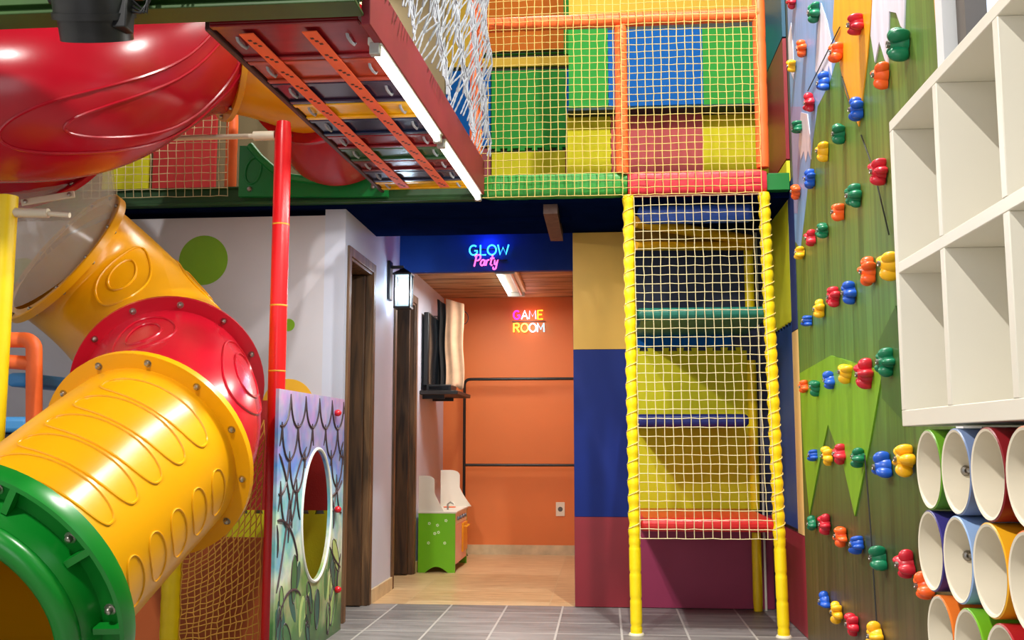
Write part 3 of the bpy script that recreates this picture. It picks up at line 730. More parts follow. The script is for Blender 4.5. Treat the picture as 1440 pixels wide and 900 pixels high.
# painted dark outlines: scalloped petals above, boughs and leaves below
def stroke(pts, w=0.0065):
    m.tube([(PX + 0.0003, y, z) for y, z in pts], [w * (0.5 if k in (0, len(pts) - 1) else 1) for k in range(len(pts))], 6, 1)
def inh(y, z): return ((y - hc[0]) / (hr[0] + 0.02)) ** 2 + ((z - hc[1]) / (hr[1] + 0.02)) ** 2 < 1
def okp(y, z): return py0 + 0.012 < y < py1 - 0.012 and 0.012 < z < pz1 - 0.012 and not inh(y, z)
def runs(pts):
    cur = []
    for q in pts:
        if okp(*q): cur.append(q)
        else:
            if len(cur) > 2: stroke(cur)
            cur = []
    if len(cur) > 2: stroke(cur)
rs_ = random.Random(3)
for row in range(4):
    for k in range(-1, 6):
        yc = py0 + 0.05 + 0.24 * k + (0.12 if row % 2 else 0); zc = 1.22 - 0.13 * row
        runs([(yc + 0.12 * math.cos(a), zc + (0.15 + 0.02 * row) * math.sin(a)) for a in [PI + PI * q / 14 for q in range(15)]])
for yb, zb_, ln, an in ((4.46, 0.66, 0.38, 0.05), (4.47, 0.35, 0.45, 1.1), (4.46, 0.95, 0.4, -0.7), (5.36, 0.72, 0.22, 0.1), (5.3, 0.5, 0.40, -0.8), (4.5, 0.2, 0.35, 1.3), (5.5, 0.2, 0.5, 1.75), (4.47, 0.5, 0.5, 1.45), (4.62, 0.55, 0.5, 1.6), (5.5, 0.9, 0.3, 1.2), (5.4, 0.55, 0.4, 1.3)):
    cv = rs_.uniform(-1.2, 1.2)
    runs([(yb + ln * s * math.cos(an + cv * s), zb_ + ln * s * math.sin(an + cv * s)) for s in [q / 14 for q in range(15)]])
for q_i in range(46):
    yb, zb_ = rs_.uniform(py0 + 0.05, py1 - 0.05), rs_.uniform(0.03, 0.30) if q_i < 34 else rs_.uniform(0.25, 0.42); h = rs_.uniform(0.06, 0.12); w = h * rs_.uniform(0.3, 0.5); an = rs_.uniform(-0.7, 0.7)
    pts = []
    for q in range(16):
        a = 2 * PI * q / 16; u_ = w * math.sin(a) * abs(math.cos(a / 2)) ** 0.3; v_ = h * math.cos(a)
        pts.append((yb + u_ * math.cos(an) + v_ * math.sin(an), zb_ + v_ * math.cos(an) - u_ * math.sin(an)))
    if all(okp(*q) for q in pts):
        xx = PX + 0.0004 + 0.00003 * q_i
        m.prism(pts, lambda u, v, w_: (w_, u, v), xx, PX - 0.001, 2 + q_i % 4)
        if q_i % 3 == 0: stroke(pts + pts[:1], 0.0035)
panel = m.build('painted_panel', [pm, mat('painted_outline', (62, 46, 52), 0.5), mat('leaf_paint_a', (62, 112, 66), 0.45), mat('leaf_paint_b', (120, 160, 96), 0.45), mat('leaf_paint_c', (40, 92, 82), 0.45), mat('leaf_paint_d', (176, 196, 120), 0.45)], smooth=35)
tag(panel, 'tall painted play panel with oval peephole, beside the red pole', 'panel')
MB().tube([(PX + 0.001, hc[0] + (hr[0] + 0.008) * math.cos(a), hc[1] + (hr[1] + 0.008) * math.sin(a)) for a in [2 * PI * k / 64 for k in range(64)]], 0.008, 8, closed=True).build('hole_rim', mat('rim_white', (236, 236, 228), 0.5), panel, smooth=60)
for y in (581, 716, 828):
    q = P(477, y, X=PX + 0.015); MB().blob(lambda a, b: (q.x + 0.02 * math.cos(b), q.y - 0.03 + 0.018 * math.sin(b) * math.cos(a), q.z + 0.018 * math.sin(b) * math.sin(a)), 12, 8).build('knob', mat('knob_red', (206, 24, 36), 0.3), panel, smooth=60)

# net between the red pole and the yellow post, with mats behind
NYY = 4.68
yp = P(240, 850, Y=NYY)
tag(pad_post(None, 'padded_post', (yp.x, NYY), 0, 0.62, 0.044, pad_yellow, lump=0.02), 'short yellow padded post under the lower yellow slide tube', 'post')
zn_r = P(378, 592, Y=NYY).z; zn_l = 0.60
net('climbing_net', lambda u, v: (yp.x + 0.05 + (xp.x - 0.045 - yp.x - 0.05) * u, NYY - 0.005 + 0.03 * math.sin(u * PI) * math.sin(v * PI), 0.02 + (zn_l + (zn_r - zn_l) * (u ** 1.6) - 0.02) * v), 13, 26, 0.0028, mat('net_twine_gold', (226, 170, 70), 0.75), 'golden twine net between the short yellow post and the red pole', jitter=0.005)
def low_mat(x0, x1, z0, z1, Y, mt, label, teeth=''): return mat_panel('foam_mat', x0, x1, z0, z1, Y, mt, label, teeth, group='foam mats on the grey wall')
low_mat(-2.10, -1.49, 0.625, 1.235, FY - 0.034, f_red, 'red foam mat on the grey wall behind the painted panel', '')
low_mat(-2.10, -1.49, 0.0, 0.605, FY - 0.036, f_yellow, 'yellow foam mat at floor level behind the painted panel', 't')
low_mat(-2.72, -2.112, 0.625, 1.235, FY - 0.034, f_red, 'red foam mat on the grey wall behind the tube slide', '')
low_mat(-2.72, -2.112, 0.0, 0.605, FY - 0.036, f_orange, 'orange foam mat at floor level behind the tube slide', 't')
m = MB(); m.box(-2.5, -1.62, 5.05, 5.11, 0, 0.53); tag(m.build('pit_wall', mat('pit_orange', (186, 92, 40), 0.55), bevel=0.012), 'low orange padded wall behind the golden net', 'padded wall')

# bright yellow post at the left edge with a rod stub
q = P(-9, 600, Y=3.95)
lp = thing('padded_post', 'tall bright yellow padded post at the left edge in front of the slide', 'post', (q.x, 3.95, 0))
zt3 = P(10, 276, Y=3.95).z
MB().tube([(q.x, 3.95, zt3 * k / 30) for k in range(31)], [0.041] * 14 + [0.0435] * 17, 18).build('pad', pad_yellow, lp, smooth=50)
zz = P(60, 300, Y=3.95).z
MB().tube([(q.x + 0.02, 3.95, zz + 0.006), (P(68, 300, Y=3.95).x, 3.95, zz)], 0.020, 14).build('coupler', coupler_m, lp, smooth=50)
MB().tube([(P(60, 300, Y=3.95).x, 3.95, zz), (P(98, 305, Y=3.95).x, 3.95, zz - 0.01)], 0.011, 12).build('rod_stub', coupler_m, lp, smooth=50)

# orange handrail and blue steps behind it
hy = 4.28
hr_ = thing('handrail', 'orange padded handrail with two bars beside the yellow post on the left', 'handrail', (P(46, 560, Y=hy).x, hy, 0))
A = P(-20, 478, Y=hy); B = P(34, 478, Y=hy); Cc = P(48, 492, Y=hy); D = P(48, 600, Y=hy)
pts = [A, A.lerp(B, 0.5), B]
for k in range(1, 6):
    a = PI / 2 * k / 6; pts.append(Vector((B.x + (Cc.x - B.x) * math.sin(a), hy, Cc.z + (B.z - Cc.z) * math.cos(a))))
pts += [Cc, Cc.lerp(D, 0.25), Cc.lerp(D, 0.5), D, Vector((D.x, hy, 0))]
MB().tube(pts, 0.034, 14).build('rail', pad_orange, hr_, smooth=60)
a = P(-20, 506, Y=hy); MB().tube([a, Vector((D.x, hy, a.z - 0.02))], 0.031, 14).build('lower_bar', pad_orange, hr_, smooth=60)
sky_v = mat('vinyl_sky_blue', (70, 150, 214), 0.45)
stp = thing('padded_steps', 'light blue padded steps behind the orange handrail', 'steps', (-2.75, 4.75, 0))
for y0p, yy in ((600, 4.45), (538, 4.95)):
    zq = P(20, y0p - 14, Y=yy).z; m = MB(); m.box(-3.0, P(38, y0p, Y=yy).x, yy, yy + 0.5, zq - 0.07, zq); m.build('step', sky_v, stp, bevel=0.02)
m = MB(); m.box(-3.0, P(30, 600, Y=4.5).x - 0.02, 4.5, 5.4, 0, P(20, 586, Y=4.45).z - 0.07); m.build('step_base', mat('step_base_navy', (24, 40, 66), 0.5), stp, bevel=0.01)

# ================================================================== YELLOW LADDER TOWER
tw = thing('ladder_tower', 'tall climbing tower with yellow padded posts, netted front and padded decks', 'climbing tower', (0.57, 6.0, 0))
TF = 5.58
xL = P(895, 882, Y=TF).x; xR = P(1102, 882, Y=TF).x
xLt = xL - 0.005; zTop = P(883, 275, Y=TF).z
for nm, x0, x1 in (('post', xL, xL - 0.012), ('post', xR, xR - 0.036)):
    m = MB(); N = 190; pts = []; rs = []
    for k in range(N + 1):
        z = zTop * k / N; s = k / N
        if z < 0.5: r = 0.031 * (0.90 if abs((z + 0.02) % 0.135 - 0.07) < 0.008 else 1.0)
        else: r = 0.030 + 0.0035 * math.sin(2 * PI * z / 0.085)
        pts.append((x0 + (x1 - x0) * s, TF, z)); rs.append(r)
    m.tube(pts, rs, 18); po = lab(m.build(nm, pad_yellow, tw, smooth=60), 'yellow padded front post wrapped in cord')
    cd_ = MB(); hp = []
    for k in range(int((zTop - 0.5) / 0.085 * 12)):
        a = 2 * PI * k / 12; z = 0.5 + 0.085 * k / 12; s = z / zTop
        hp.append((x0 + (x1 - x0) * s + 0.0325 * math.cos(a), TF + 0.0325 * math.sin(a), z))
    cd_.tube(hp, 0.0028, 5); cd_.build('lacing_cord', net_y, po, smooth=60)
    MB().lathe([(0.0, 0.012), (0.036, 0.012), (0.042, 0.004), (0.042, 0)], (x0, TF, 0), (0, 0, 1), 20).build('foot_plate', coupler_m, po, smooth=40)
bp_ = P(1066, 848, Y=6.42)
for z0, z1 in ((0, 0.46), (0.60, 1.50), (1.74, 2.26)):
    MB().tube([(bp_.x, 6.42, z0 + (z1 - z0) * k / 8) for k in range(9)], [0.026] + [0.029] * 7 + [0.026], 14).build('rear_post', pad_yellow, tw, smooth=50)
MB().tube([(bp_.x + 0.05, 6.44, 0), (bp_.x + 0.05, 6.44, 2.3)], 0.008, 10).build('white_pole', white_lac, tw, smooth=50)
m = MB(); zr0 = 0.46
def deck(name, z0, z1, y0, mt, label, x0=xL + 0.02, x1=xR - 0.02, y1=6.455):
    m = MB(); m.box(x0, x1, y0, y1, z0, z1)
    o = m.build(name, mt, tw, bevel=min(0.03, (z1 - z0) * 0.42)); o.modifiers['bevel'].segments = 4
    return lab(o, label)
zz1, zz0 = P(990, 729, Y=TF + 0.02).z, P(990, 748, Y=TF + 0.02).z
deck('deck', zz0, zz1, TF + 0.0, v_red, 'red padded lowest deck')
zz1, zz0 = P(980, 581, Y=5.75).z, P(980, 600, Y=5.75).z
deck('deck', zz0, zz1, 5.9, mat('vinyl_deep_navy', (24, 34, 108), 0.4), 'navy padded half deck', x1=xR - 0.10)
zz1, zz0 = P(985, 431, Y=TF).z, P(985, 449, Y=TF).z
deck('deck', zz0, zz1, TF + 0.01, v_teal, 'dark green padded deck')
# upper inside: sagging yellow bars and a blue vinyl roll
a, b = P(893, 312, Y=5.75), P(1056, 338, Y=6.3)
MB().tube([a.lerp(b, k / 10) for k in range(11)], 0.034, 14).build('yellow_bar', mat('pad_amber', (224, 160, 20), 0.45), tw, smooth=60)
a2, b2 = P(893, 346, Y=5.75), P(1056, 346, Y=6.3)
MB().tube([a2, b2], 0.026, 14).build('yellow_bar', mat('pad_amber', (224, 160, 20), 0.45), tw, smooth=60)
m = MB(); m.add([a + Vector((0, 0.02, 0)), b + Vector((0, 0.02, 0)), b2 + Vector((0, 0.02, 0)), a2 + Vector((0, 0.02, 0)), a + Vector((0, 0.03, 0)), b + Vector((0, 0.03, 0)), b2 + Vector((0, 0.03, 0)), a2 + Vector((0, 0.03, 0))],
      [(0, 1, 2, 3), (7, 6, 5, 4), (0, 4, 5, 1), (1, 5, 6, 2), (2, 6, 7, 3), (3, 7, 4, 0)])
m.build('infill_panel', mat('infill_brown', (120, 84, 20), 0.6), tw)
p0, p1 = P(897, 313, Y=5.72), P(1060, 286, Y=5.72)
cu = MB(); cu.box(p0.x, p1.x, 5.72, 5.80, p0.z, 2.325); lab(cu.build('blue_roll', v_blue, tw, bevel=0.03), 'blue vinyl pad at the top')
# netted front
net('ladder_net', lambda u, v: (xL + 0.026 - 0.008 * v + (xR - 0.030 - 0.026 * v - xL - 0.022) * u, TF - 0.036 - 0.012 * math.sin(v * 9) * math.sin(u * PI), 0.50 + (2.33 - 0.50) * v), 15, 38, 0.0020, net_w, 'cream twine net across the front of the yellow ladder tower')
# mats at the back of the tower
def tmat(x0, x1, z0, z1, Y, mt, label, teeth='', g='padding on the tower wall'): return mat_panel('wall_padding', x0, x1, z0, z1, Y, mt, label, teeth, group=g, cat='padding')
xs = xL - 0.0
tmat(-0.188, xs, 1.580, 2.325, TY - 0.032, v_must, 'mustard wall padding left of the ladder tower, top of three')
tmat(-0.188, xs, 0.545, 1.578, TY - 0.032, v_navy, 'royal blue wall padding left of the ladder tower, middle of three')
tmat(-0.188, xs, 0.004, 0.543, TY - 0.032, v_maroon, 'maroon wall padding left of the ladder tower, bottom of three')
tmat(xs + 0.004, RX - 0.04, 0.004, 0.56, TY - 0.030, v_magenta, 'raspberry wall padding under the red deck of the ladder tower')
zm = P(960, 494, Y=TY).z
tmat(xs + 0.004, bp_.x - 0.02, 1.12, zm, TY - 0.030, f_yellow, 'yellow foam mat with knobbed top edge above the navy half deck', 't')
tmat(xs + 0.004, bp_.x + 0.02, 0.562, 1.118, TY - 0.030, f_yellow, 'yellow foam mat below the navy half deck in the tower')
tmat(xs + 0.004, P(1030, 470, Y=TY).x, zm + 0.022, 1.73, TY - 0.028, f_blue, 'blue foam mat just above the knobbed yellow mat')
tmat(xs + 0.004, RX - 0.04, 1.735, 2.32, TY - 0.028, mat('vinyl_midnight', (20, 30, 60), 0.6), 'midnight blue padding in the upper part of the tower')
# side wall mats, between tower and climbing wall
sm = lambda y0, y1, z0, z1, mt, label, teeth='': mat_panel('side_padding', y0, y1, z0, z1, RX - 0.024, mt, label, teeth, th=0.02, group='padding on the right wall', facing='x', cat='padding')
sm(5.72, 6.36, 1.66, 2.56, v_lime, 'lime yellow side padding right of the tower, upper one', 'b')
sm(5.50, 5.716, 1.60, 2.42, mat('vinyl_slate_navy', (46, 60, 118), 0.45), 'slate navy side strip between lime padding and climbing wall')
sm(5.72, 6.36, 0.54, 1.655, mat('vinyl_denim', (34, 74, 142), 0.42), 'denim blue side padding under the lime one')
sm(5.43, 5.716, 0.52, 1.595, v_peach, 'peach side strip next to the climbing wall')
sm(5.20, 6.36, 0.004, 0.515, mat('vinyl_wine', (160, 48, 60), 0.42), 'wine red side padding at floor level beside the right yellow post')
sm(5.72, 6.30, 2.57, 3.27, v_maroon, 'maroon side padding high on the right wall behind the orange post')
sm(5.72, 6.30, 3.28, 3.90, mat('vinyl_petrol', (24, 84, 112), 0.45), 'petrol blue side padding near the ceiling at right')

# ================================================================== CLIMBING WALL
MX = 1.005
base = bpy.data.materials.new('mural_paint'); base.use_nodes = True
nt = base.node_tree; Nn = nt.nodes; Ll = nt.links; b_ = Nn['Principled BSDF']; b_.inputs['Roughness'].default_value = 0.42
tc = Nn.new('ShaderNodeTexCoord'); mp = Nn.new('ShaderNodeMapping'); mp.inputs['Scale'].default_value = (1, 6, 0.7); Ll.new(tc.outputs['Object'], mp.inputs[0])
nz = Nn.new('ShaderNodeTexNoise'); nz.inputs['Scale'].default_value = 3; nz.inputs['Detail'].default_value = 6; Ll.new(mp.outputs[0], nz.inputs['Vector'])
sep = Nn.new('ShaderNodeSeparateXYZ'); Ll.new(tc.outputs['Object'], sep.inputs[0])
ma = Nn.new('ShaderNodeMath'); ma.operation = 'MULTIPLY_ADD'; Ll.new(nz.outputs['Fac'], ma.inputs[0]); ma.inputs[1].default_value = 0.55; Ll.new(sep.outputs['Z'], ma.inputs[2])
mr = Nn.new('ShaderNodeMapRange'); mr.inputs['From Min'].default_value = 0.2; mr.inputs['From Max'].default_value = 3.4; Ll.new(ma.outputs[0], mr.inputs['Value'])
rp_ = Nn.new('ShaderNodeValToRGB'); cr_ = rp_.color_ramp
stops = [(0.0, (84, 70, 50)), (0.12, (92, 76, 50)), (0.22, (66, 78, 38)), (0.31, (74, 98, 44)), (0.40, (92, 132, 48)), (0.48, (84, 126, 60)), (0.55, (96, 128, 56)), (0.64, (116, 130, 54)), (0.74, (100, 136, 54)), (1.0, (76, 140, 36))]
cr_.elements[0].position = 0; cr_.elements[0].color = lin(stops[0][1]); cr_.elements[1].position = 1; cr_.elements[1].color = lin(stops[-1][1])
for p_, c_ in stops[1:-1]: e = cr_.elements.new(p_); e.color = lin(c_)
Ll.new(mr.outputs[0], rp_.inputs['Fac'])
mp2 = Nn.new('ShaderNodeMapping'); mp2.inputs['Scale'].default_value = (1, 22, 0.45); Ll.new(tc.outputs['Object'], mp2.inputs[0])  # dark vertical streaks in the colour: paint drips and the holds' shadows together
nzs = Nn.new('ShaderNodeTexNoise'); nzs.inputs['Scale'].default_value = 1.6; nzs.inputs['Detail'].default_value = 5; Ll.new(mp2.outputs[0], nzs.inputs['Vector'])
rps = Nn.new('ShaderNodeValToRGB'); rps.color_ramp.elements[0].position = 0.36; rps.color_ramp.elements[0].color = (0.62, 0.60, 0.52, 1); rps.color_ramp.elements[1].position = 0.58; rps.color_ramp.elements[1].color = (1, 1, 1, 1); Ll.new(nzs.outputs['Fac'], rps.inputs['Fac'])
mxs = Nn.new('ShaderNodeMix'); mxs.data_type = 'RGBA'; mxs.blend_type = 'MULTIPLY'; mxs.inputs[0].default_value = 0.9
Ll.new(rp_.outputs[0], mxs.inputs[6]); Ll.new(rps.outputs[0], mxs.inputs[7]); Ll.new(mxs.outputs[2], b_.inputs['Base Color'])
def paint(name, rgb): return mat('mural_' + name, rgb, 0.42, var=0.12, scale=4, stretch=(1, 5, 0.8))
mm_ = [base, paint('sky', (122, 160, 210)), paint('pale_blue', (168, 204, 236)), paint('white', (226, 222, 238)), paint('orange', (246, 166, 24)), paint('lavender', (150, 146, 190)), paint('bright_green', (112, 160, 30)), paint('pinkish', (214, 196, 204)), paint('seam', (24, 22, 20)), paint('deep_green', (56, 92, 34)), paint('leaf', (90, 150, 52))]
m = MB(); m.box(MX, RX, 3.06, 5.42, 0.0, 3.9)
layer = [0]
def shape(pts, mi):
    layer[0] += 1; xx = MX - 0.0006 * layer[0]
    pp = [P(x, y, X=MX) for x, y in pts]
    pp = [(min(5.42, max(3.06, q.y)), min(3.9, max(0.0, q.z))) for q in pp]
    m.prism(pp, lambda u, v, w: (w, u, v), xx, MX + 0.001, mi)
shape([(1096, -60), (1190, -60), (1184, 60), (1166, 118), (1150, 150), (1143, 200), (1132, 300), (1126, 350), (1108, 350)], 1)
shape([(1112, 150), (1128, 150), (1122, 300), (1117, 300)], 5)
shape([(1094, -60), (1105, -60), (1110, 240), (1106, 240)], 2)
shape([(1155, 4), (1163, 28), (1170, 60), (1170, 106), (1166, 92), (1163, 112), (1158, 95), (1153, 108), (1147, 100), (1150, 50)], 3)
shape([(1113, 32), (1116, 70), (1117, 112), (1108, 100), (1106, 60)], 3)
shape([(1127, 158), (1136, 160), (1141, 200), (1141, 224), (1137, 212), (1134, 228), (1131, 212), (1127, 224), (1124, 205)], 7)
shape([(1178, -60), (1230, -60), (1226, 20), (1221, 80), (1214, 140), (1209, 178), (1190, 130), (1182, 90), (1172, 40)], 4)
shape([(1232, -60), (1276, -60), (1273, 42), (1268, 36), (1262, 18), (1252, 16), (1250, 90), (1246, 84), (1238, 58), (1232, 88), (1226, 50), (1228, 10)], 3)
shape([(1312, -60), (1358, -60), (1351, 40), (1346, 62), (1338, 44), (1326, 22)], 4)
shape([(1126, 525), (1170, 500), (1243, 522), (1226, 620), (1204, 726), (1188, 655), (1166, 597), (1152, 660), (1140, 724), (1132, 640)], 6)
shape([(1238, 480), (1262, 430), (1280, 520), (1280, 600), (1243, 560)], 9)
for line in ([(1181, 38), (1136, 128)], [(1184, 108), (1194, 140)], [(1211, 190), (1229, 240), (1250, 330)], [(1216, 640), (1224, 740), (1233, 880)]):
    pl = [P(x, y, X=MX - 0.0085) for x, y in line]; m.tube(pl, 0.0028, 5, 8)
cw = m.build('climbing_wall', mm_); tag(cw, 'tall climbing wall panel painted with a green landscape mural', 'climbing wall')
def fix_origin(o):
    o.data.transform(Matrix.Translation(o.location)); o.location = (0, 0, 0)
fix_origin(cw)

hold_m = {'red': mat('hold_red', (200, 26, 46), 0.35), 'orange': mat('hold_orange', (250, 96, 28), 0.35), 'yellow': mat('hold_yellow', (250, 184, 22), 0.35), 'green': mat('hold_green', (6, 112, 74), 0.35), 'blue': mat('hold_blue', (22, 84, 190), 0.35)}
HOLDS = [
 ('red', 1110, 0, 0.85, 'red climbing hold cut by the top of the picture'),
 ('green', 1142, 17, 1, 'green climbing hold highest at the left of the climbing wall'),
 ('red', 1201, 35, 1.1, 'red climbing hold on the wide orange painted spike'),
 ('green', 1263, 62, 1.3, 'large dark green climbing hold below the white painted icicles'),
 ('orange', 1236, 105, 1.05, 'orange climbing hold below the white icicles, under the large green hold'),
 ('orange', 1174, 73, 1, 'orange climbing hold at the left rim of the orange painted spike'),
 ('blue', 1155, 117, 1, 'blue climbing hold at the foot of the white painted shard'),
 ('red', 1135, 145, 0.9, 'red climbing hold on the blue sky just above the pinkish painted shard'),
 ('orange', 1124, 69, 0.9, 'orange climbing hold on the blue sky below the topmost green hold'),
 ('yellow', 1110, 93, 0.85, 'yellow climbing hold at the upper left rim of the climbing wall'),
 ('blue', 1201, 154, 1, 'blue climbing hold at the tip of the orange painted spike'),
 ('green', 1118, 179, 0.95, 'green climbing hold on the sky at the left rim, below the red one'),
 ('green', 1177, 188, 1, 'green climbing hold right above a yellow one, left of the blue spike-tip hold'),
 ('yellow', 1154, 212, 1, 'yellow climbing hold right of the pinkish painted shard'),
 ('blue', 1136, 251, 0.95, 'blue climbing hold under the pinkish painted shard'),
 ('orange', 1116, 269, 0.9, 'orange climbing hold beside the slate navy strip, left of a blue one'),
 ('red', 1233, 241, 1.05, 'red climbing hold near the top left corner of the white shelf'),
 ('green', 1198, 275, 1.05, 'green climbing hold at upper right end of the diagonal above the orange one'),
 ('orange', 1176, 298, 1, 'orange climbing hold between two green holds on a diagonal'),
 ('green', 1154, 324, 0.95, 'green climbing hold between an orange and a red one on a diagonal'),
 ('red', 1137, 335, 0.95, 'red climbing hold between a green and a yellow one on a diagonal'),
 ('yellow', 1122, 355, 0.9, 'yellow climbing hold at the low left end of a diagonal, beside the navy strip'),
 ('yellow', 1247, 371, 1.15, 'yellow climbing hold half hidden by the white shelf'),
 ('orange', 1218, 382, 1.05, 'orange climbing hold left of the yellow one at the shelf edge'),
 ('blue', 1191, 412, 1, 'blue climbing hold at the right end of the diagonal above the bright green paint'),
 ('red', 1169, 418, 0.95, 'red climbing hold left of the blue one, above the bright green paint'),
 ('yellow', 1149, 435, 0.95, 'yellow climbing hold between red and blue, above the bright green paint'),
 ('blue', 1132, 451, 0.9, 'blue climbing hold just above the top of the peach strip'),
 ('orange', 1127, 544, 0.8, 'orange climbing hold at the edge of the peach strip'),
 ('green', 1143, 544, 0.9, 'green climbing hold between orange and blue on the row rising to the shelf'),
 ('blue', 1163, 535, 0.9, 'blue climbing hold between green and yellow on the row rising to the shelf'),
 ('yellow', 1186, 523, 1, 'yellow climbing hold between blue and red on the row rising to the shelf'),
 ('red', 1214, 527, 1.15, 'tall red climbing hold left of the green one at the shelf'),
 ('green', 1243, 509, 1.1, 'green climbing hold touching the left edge of the white shelf'),
 ('blue', 1140, 640, 0.85, 'blue climbing hold at the left end of the level row with six holds'),
 ('yellow', 1160, 641, 0.9, 'yellow climbing hold between blue and red in the level row'),
 ('red', 1178, 638, 1, 'red climbing hold between yellow and green in the level row'),
 ('green', 1204, 643, 0.95, 'green climbing hold on the tip of the bright green painted spike'),
 ('blue', 1239, 657, 1.15, 'big blue climbing hold in the level row, right of the seam'),
 ('yellow', 1269, 646, 1.1, 'yellow flower-shaped climbing hold beside the green storage tube'),
 ('green', 1138, 737, 0.8, 'green climbing hold at the lower end of the peach strip'),
 ('red', 1157, 738, 0.95, 'red climbing hold between green and orange on the falling row'),
 ('orange', 1179, 754, 0.95, 'orange climbing hold between red and blue on the falling row'),
 ('blue', 1202, 766, 1, 'blue climbing hold between orange and green on the falling row'),
 ('green', 1233, 785, 1.1, 'green climbing hold on the vertical seam of the falling row'),
 ('red', 1271, 794, 1.1, 'red climbing hold next to the purple storage tube'),
 ('orange', 1297, 824, 1.0, 'orange climbing hold half hidden behind the storage tubes'),
 ('blue', 1156, 845, 0.9, 'blue climbing hold leading the lowest row near the wine red padding'),
 ('yellow', 1173, 861, 0.9, 'yellow climbing hold in the lowest row between blue and red'),
 ('red', 1195, 878, 0.95, 'red climbing hold in the lowest row right of the yellow one'),
 ('yellow', 1228, 895, 1, 'yellow climbing hold cut by the bottom of the picture'),
]
def hold_mesh(v):
    rr = random.Random(40 + v); m = MB(); lob = (5, 4, 5, 3, 4)[v]; sy = (1, 0.85, 0.95, 1, 0.72)[v]; ph = rr.uniform(0, 6)
    def ell(cx, cy, cz, rx, ry, rz, rot=0.0):
        def fn(a, b):
            u, w_ = ry * math.sin(b) * math.cos(a), rz * math.sin(b) * math.sin(a); h = cx + rx * math.cos(b)
            y = cy + u * math.cos(rot) - w_ * math.sin(rot); z = cz + u * math.sin(rot) + w_ * math.cos(rot)
            return Vector((-max(h, -0.003), y * sy, z))
        m.blob(fn, 18, 12)
    ell(0.006, 0, 0, 0.036, 0.029, 0.031)
    for k in range(lob):
        t_ = ph + 2 * PI * k / lob + rr.uniform(-0.18, 0.18); q = rr.uniform(0.026, 0.034); h = rr.uniform(0.010, 0.022)
        ell(h, q * math.cos(t_), q * math.sin(t_), rr.uniform(0.024, 0.032), rr.uniform(0.018, 0.024), rr.uniform(0.013, 0.018), t_)
    return m
holdproto = {}
HX = MX - 0.0075
for k, (c_, x, y, s, label) in enumerate(HOLDS):
    v = (k * 7 + k // 5) % 5; q = P(x + 1.5, y, X=HX - 0.02); key = (c_, v)
    if key not in holdproto:
        o = bpy.data.objects.new('climbing_hold', None); C.objects.link(o)
        b = hold_mesh(v).build('grip', hold_m[c_], o, smooth=70)
        MB().lathe([(0.0, 0.044), (0.004, 0.044), (0.005, 0.047), (0.009, 0.047), (0.0095, 0.036), (0.0, 0.034)], (0, 0, 0), (-1, 0, 0), 12).build('bolt', screw_m, o, smooth=40)
        holdproto[key] = o
    else:
        o = copy_tree(holdproto[key])
    o.location = (HX, q.y, q.z); o.scale = (s, s, s); o.rotation_euler = (rnd(-3.1, 3.1), 0, 0)
    tag(o, label, 'climbing hold', 'climbing holds on the painted wall')

# ================================================================== WHITE SHELF
SX = 0.75
ya = P(1250, 172, X=SX).y; ztop = P(1250, 172, X=SX).z; zbot = P(1263, 600, X=SX).z
cell = 0.40; t_ = 0.028
sh = thing('cube_shelf', 'white wall-mounted cube shelf with empty compartments on the right', 'shelf', (0.9, 1.9, zbot))
ncol = 5; yn = ya - ncol * cell
m = MB(); m.box(SX, RX - 0.05, yn, ya, ztop - t_, ztop); lab(m.build('top_board', white_lac, sh, bevel=0.002), 'white top board')
MB().box(SX, RX - 0.05, yn, ya, zbot, zbot + t_ + 0.012).build('bottom_board', white_lac, sh, bevel=0.002)
zmid = P(1255, 382, X=SX).z
MB().box(SX, RX - 0.05, yn + t_, ya - t_, zmid - t_ / 2, zmid + t_ / 2).build('shelf_board', white_lac, sh, bevel=0.002)
MB().box(RX - 0.062, RX - 0.05, yn + 0.01, ya - 0.01, zbot + 0.01, ztop - 0.01).build('back_panel', white_lac, sh)
MB().box(SX, RX - 0.062, ya - t_, ya, zbot + t_ + 0.012, ztop - t_).build('end_panel', white_lac, sh, bevel=0.002)
MB().box(SX, RX - 0.062, yn, yn + t_, zbot + t_ + 0.012, ztop - t_).build('end_panel', white_lac, sh, bevel=0.002)
divs = [P(1322, 300, X=SX).y, P(1414, 300, X=SX).y]
divs += [divs[1] - cell * 1.0, divs[1] - cell * 2]
for d in divs:
    MB().box(SX, RX - 0.062, d - t_ / 2, d + t_ / 2, zbot + t_ + 0.012, zmid - t_ / 2).build('divider', white_lac, sh, bevel=0.002)
    MB().box(SX, RX - 0.062, d - t_ / 2, d + t_ / 2, zmid + t_ / 2, ztop - t_).build('divider', white_lac, sh, bevel=0.002)

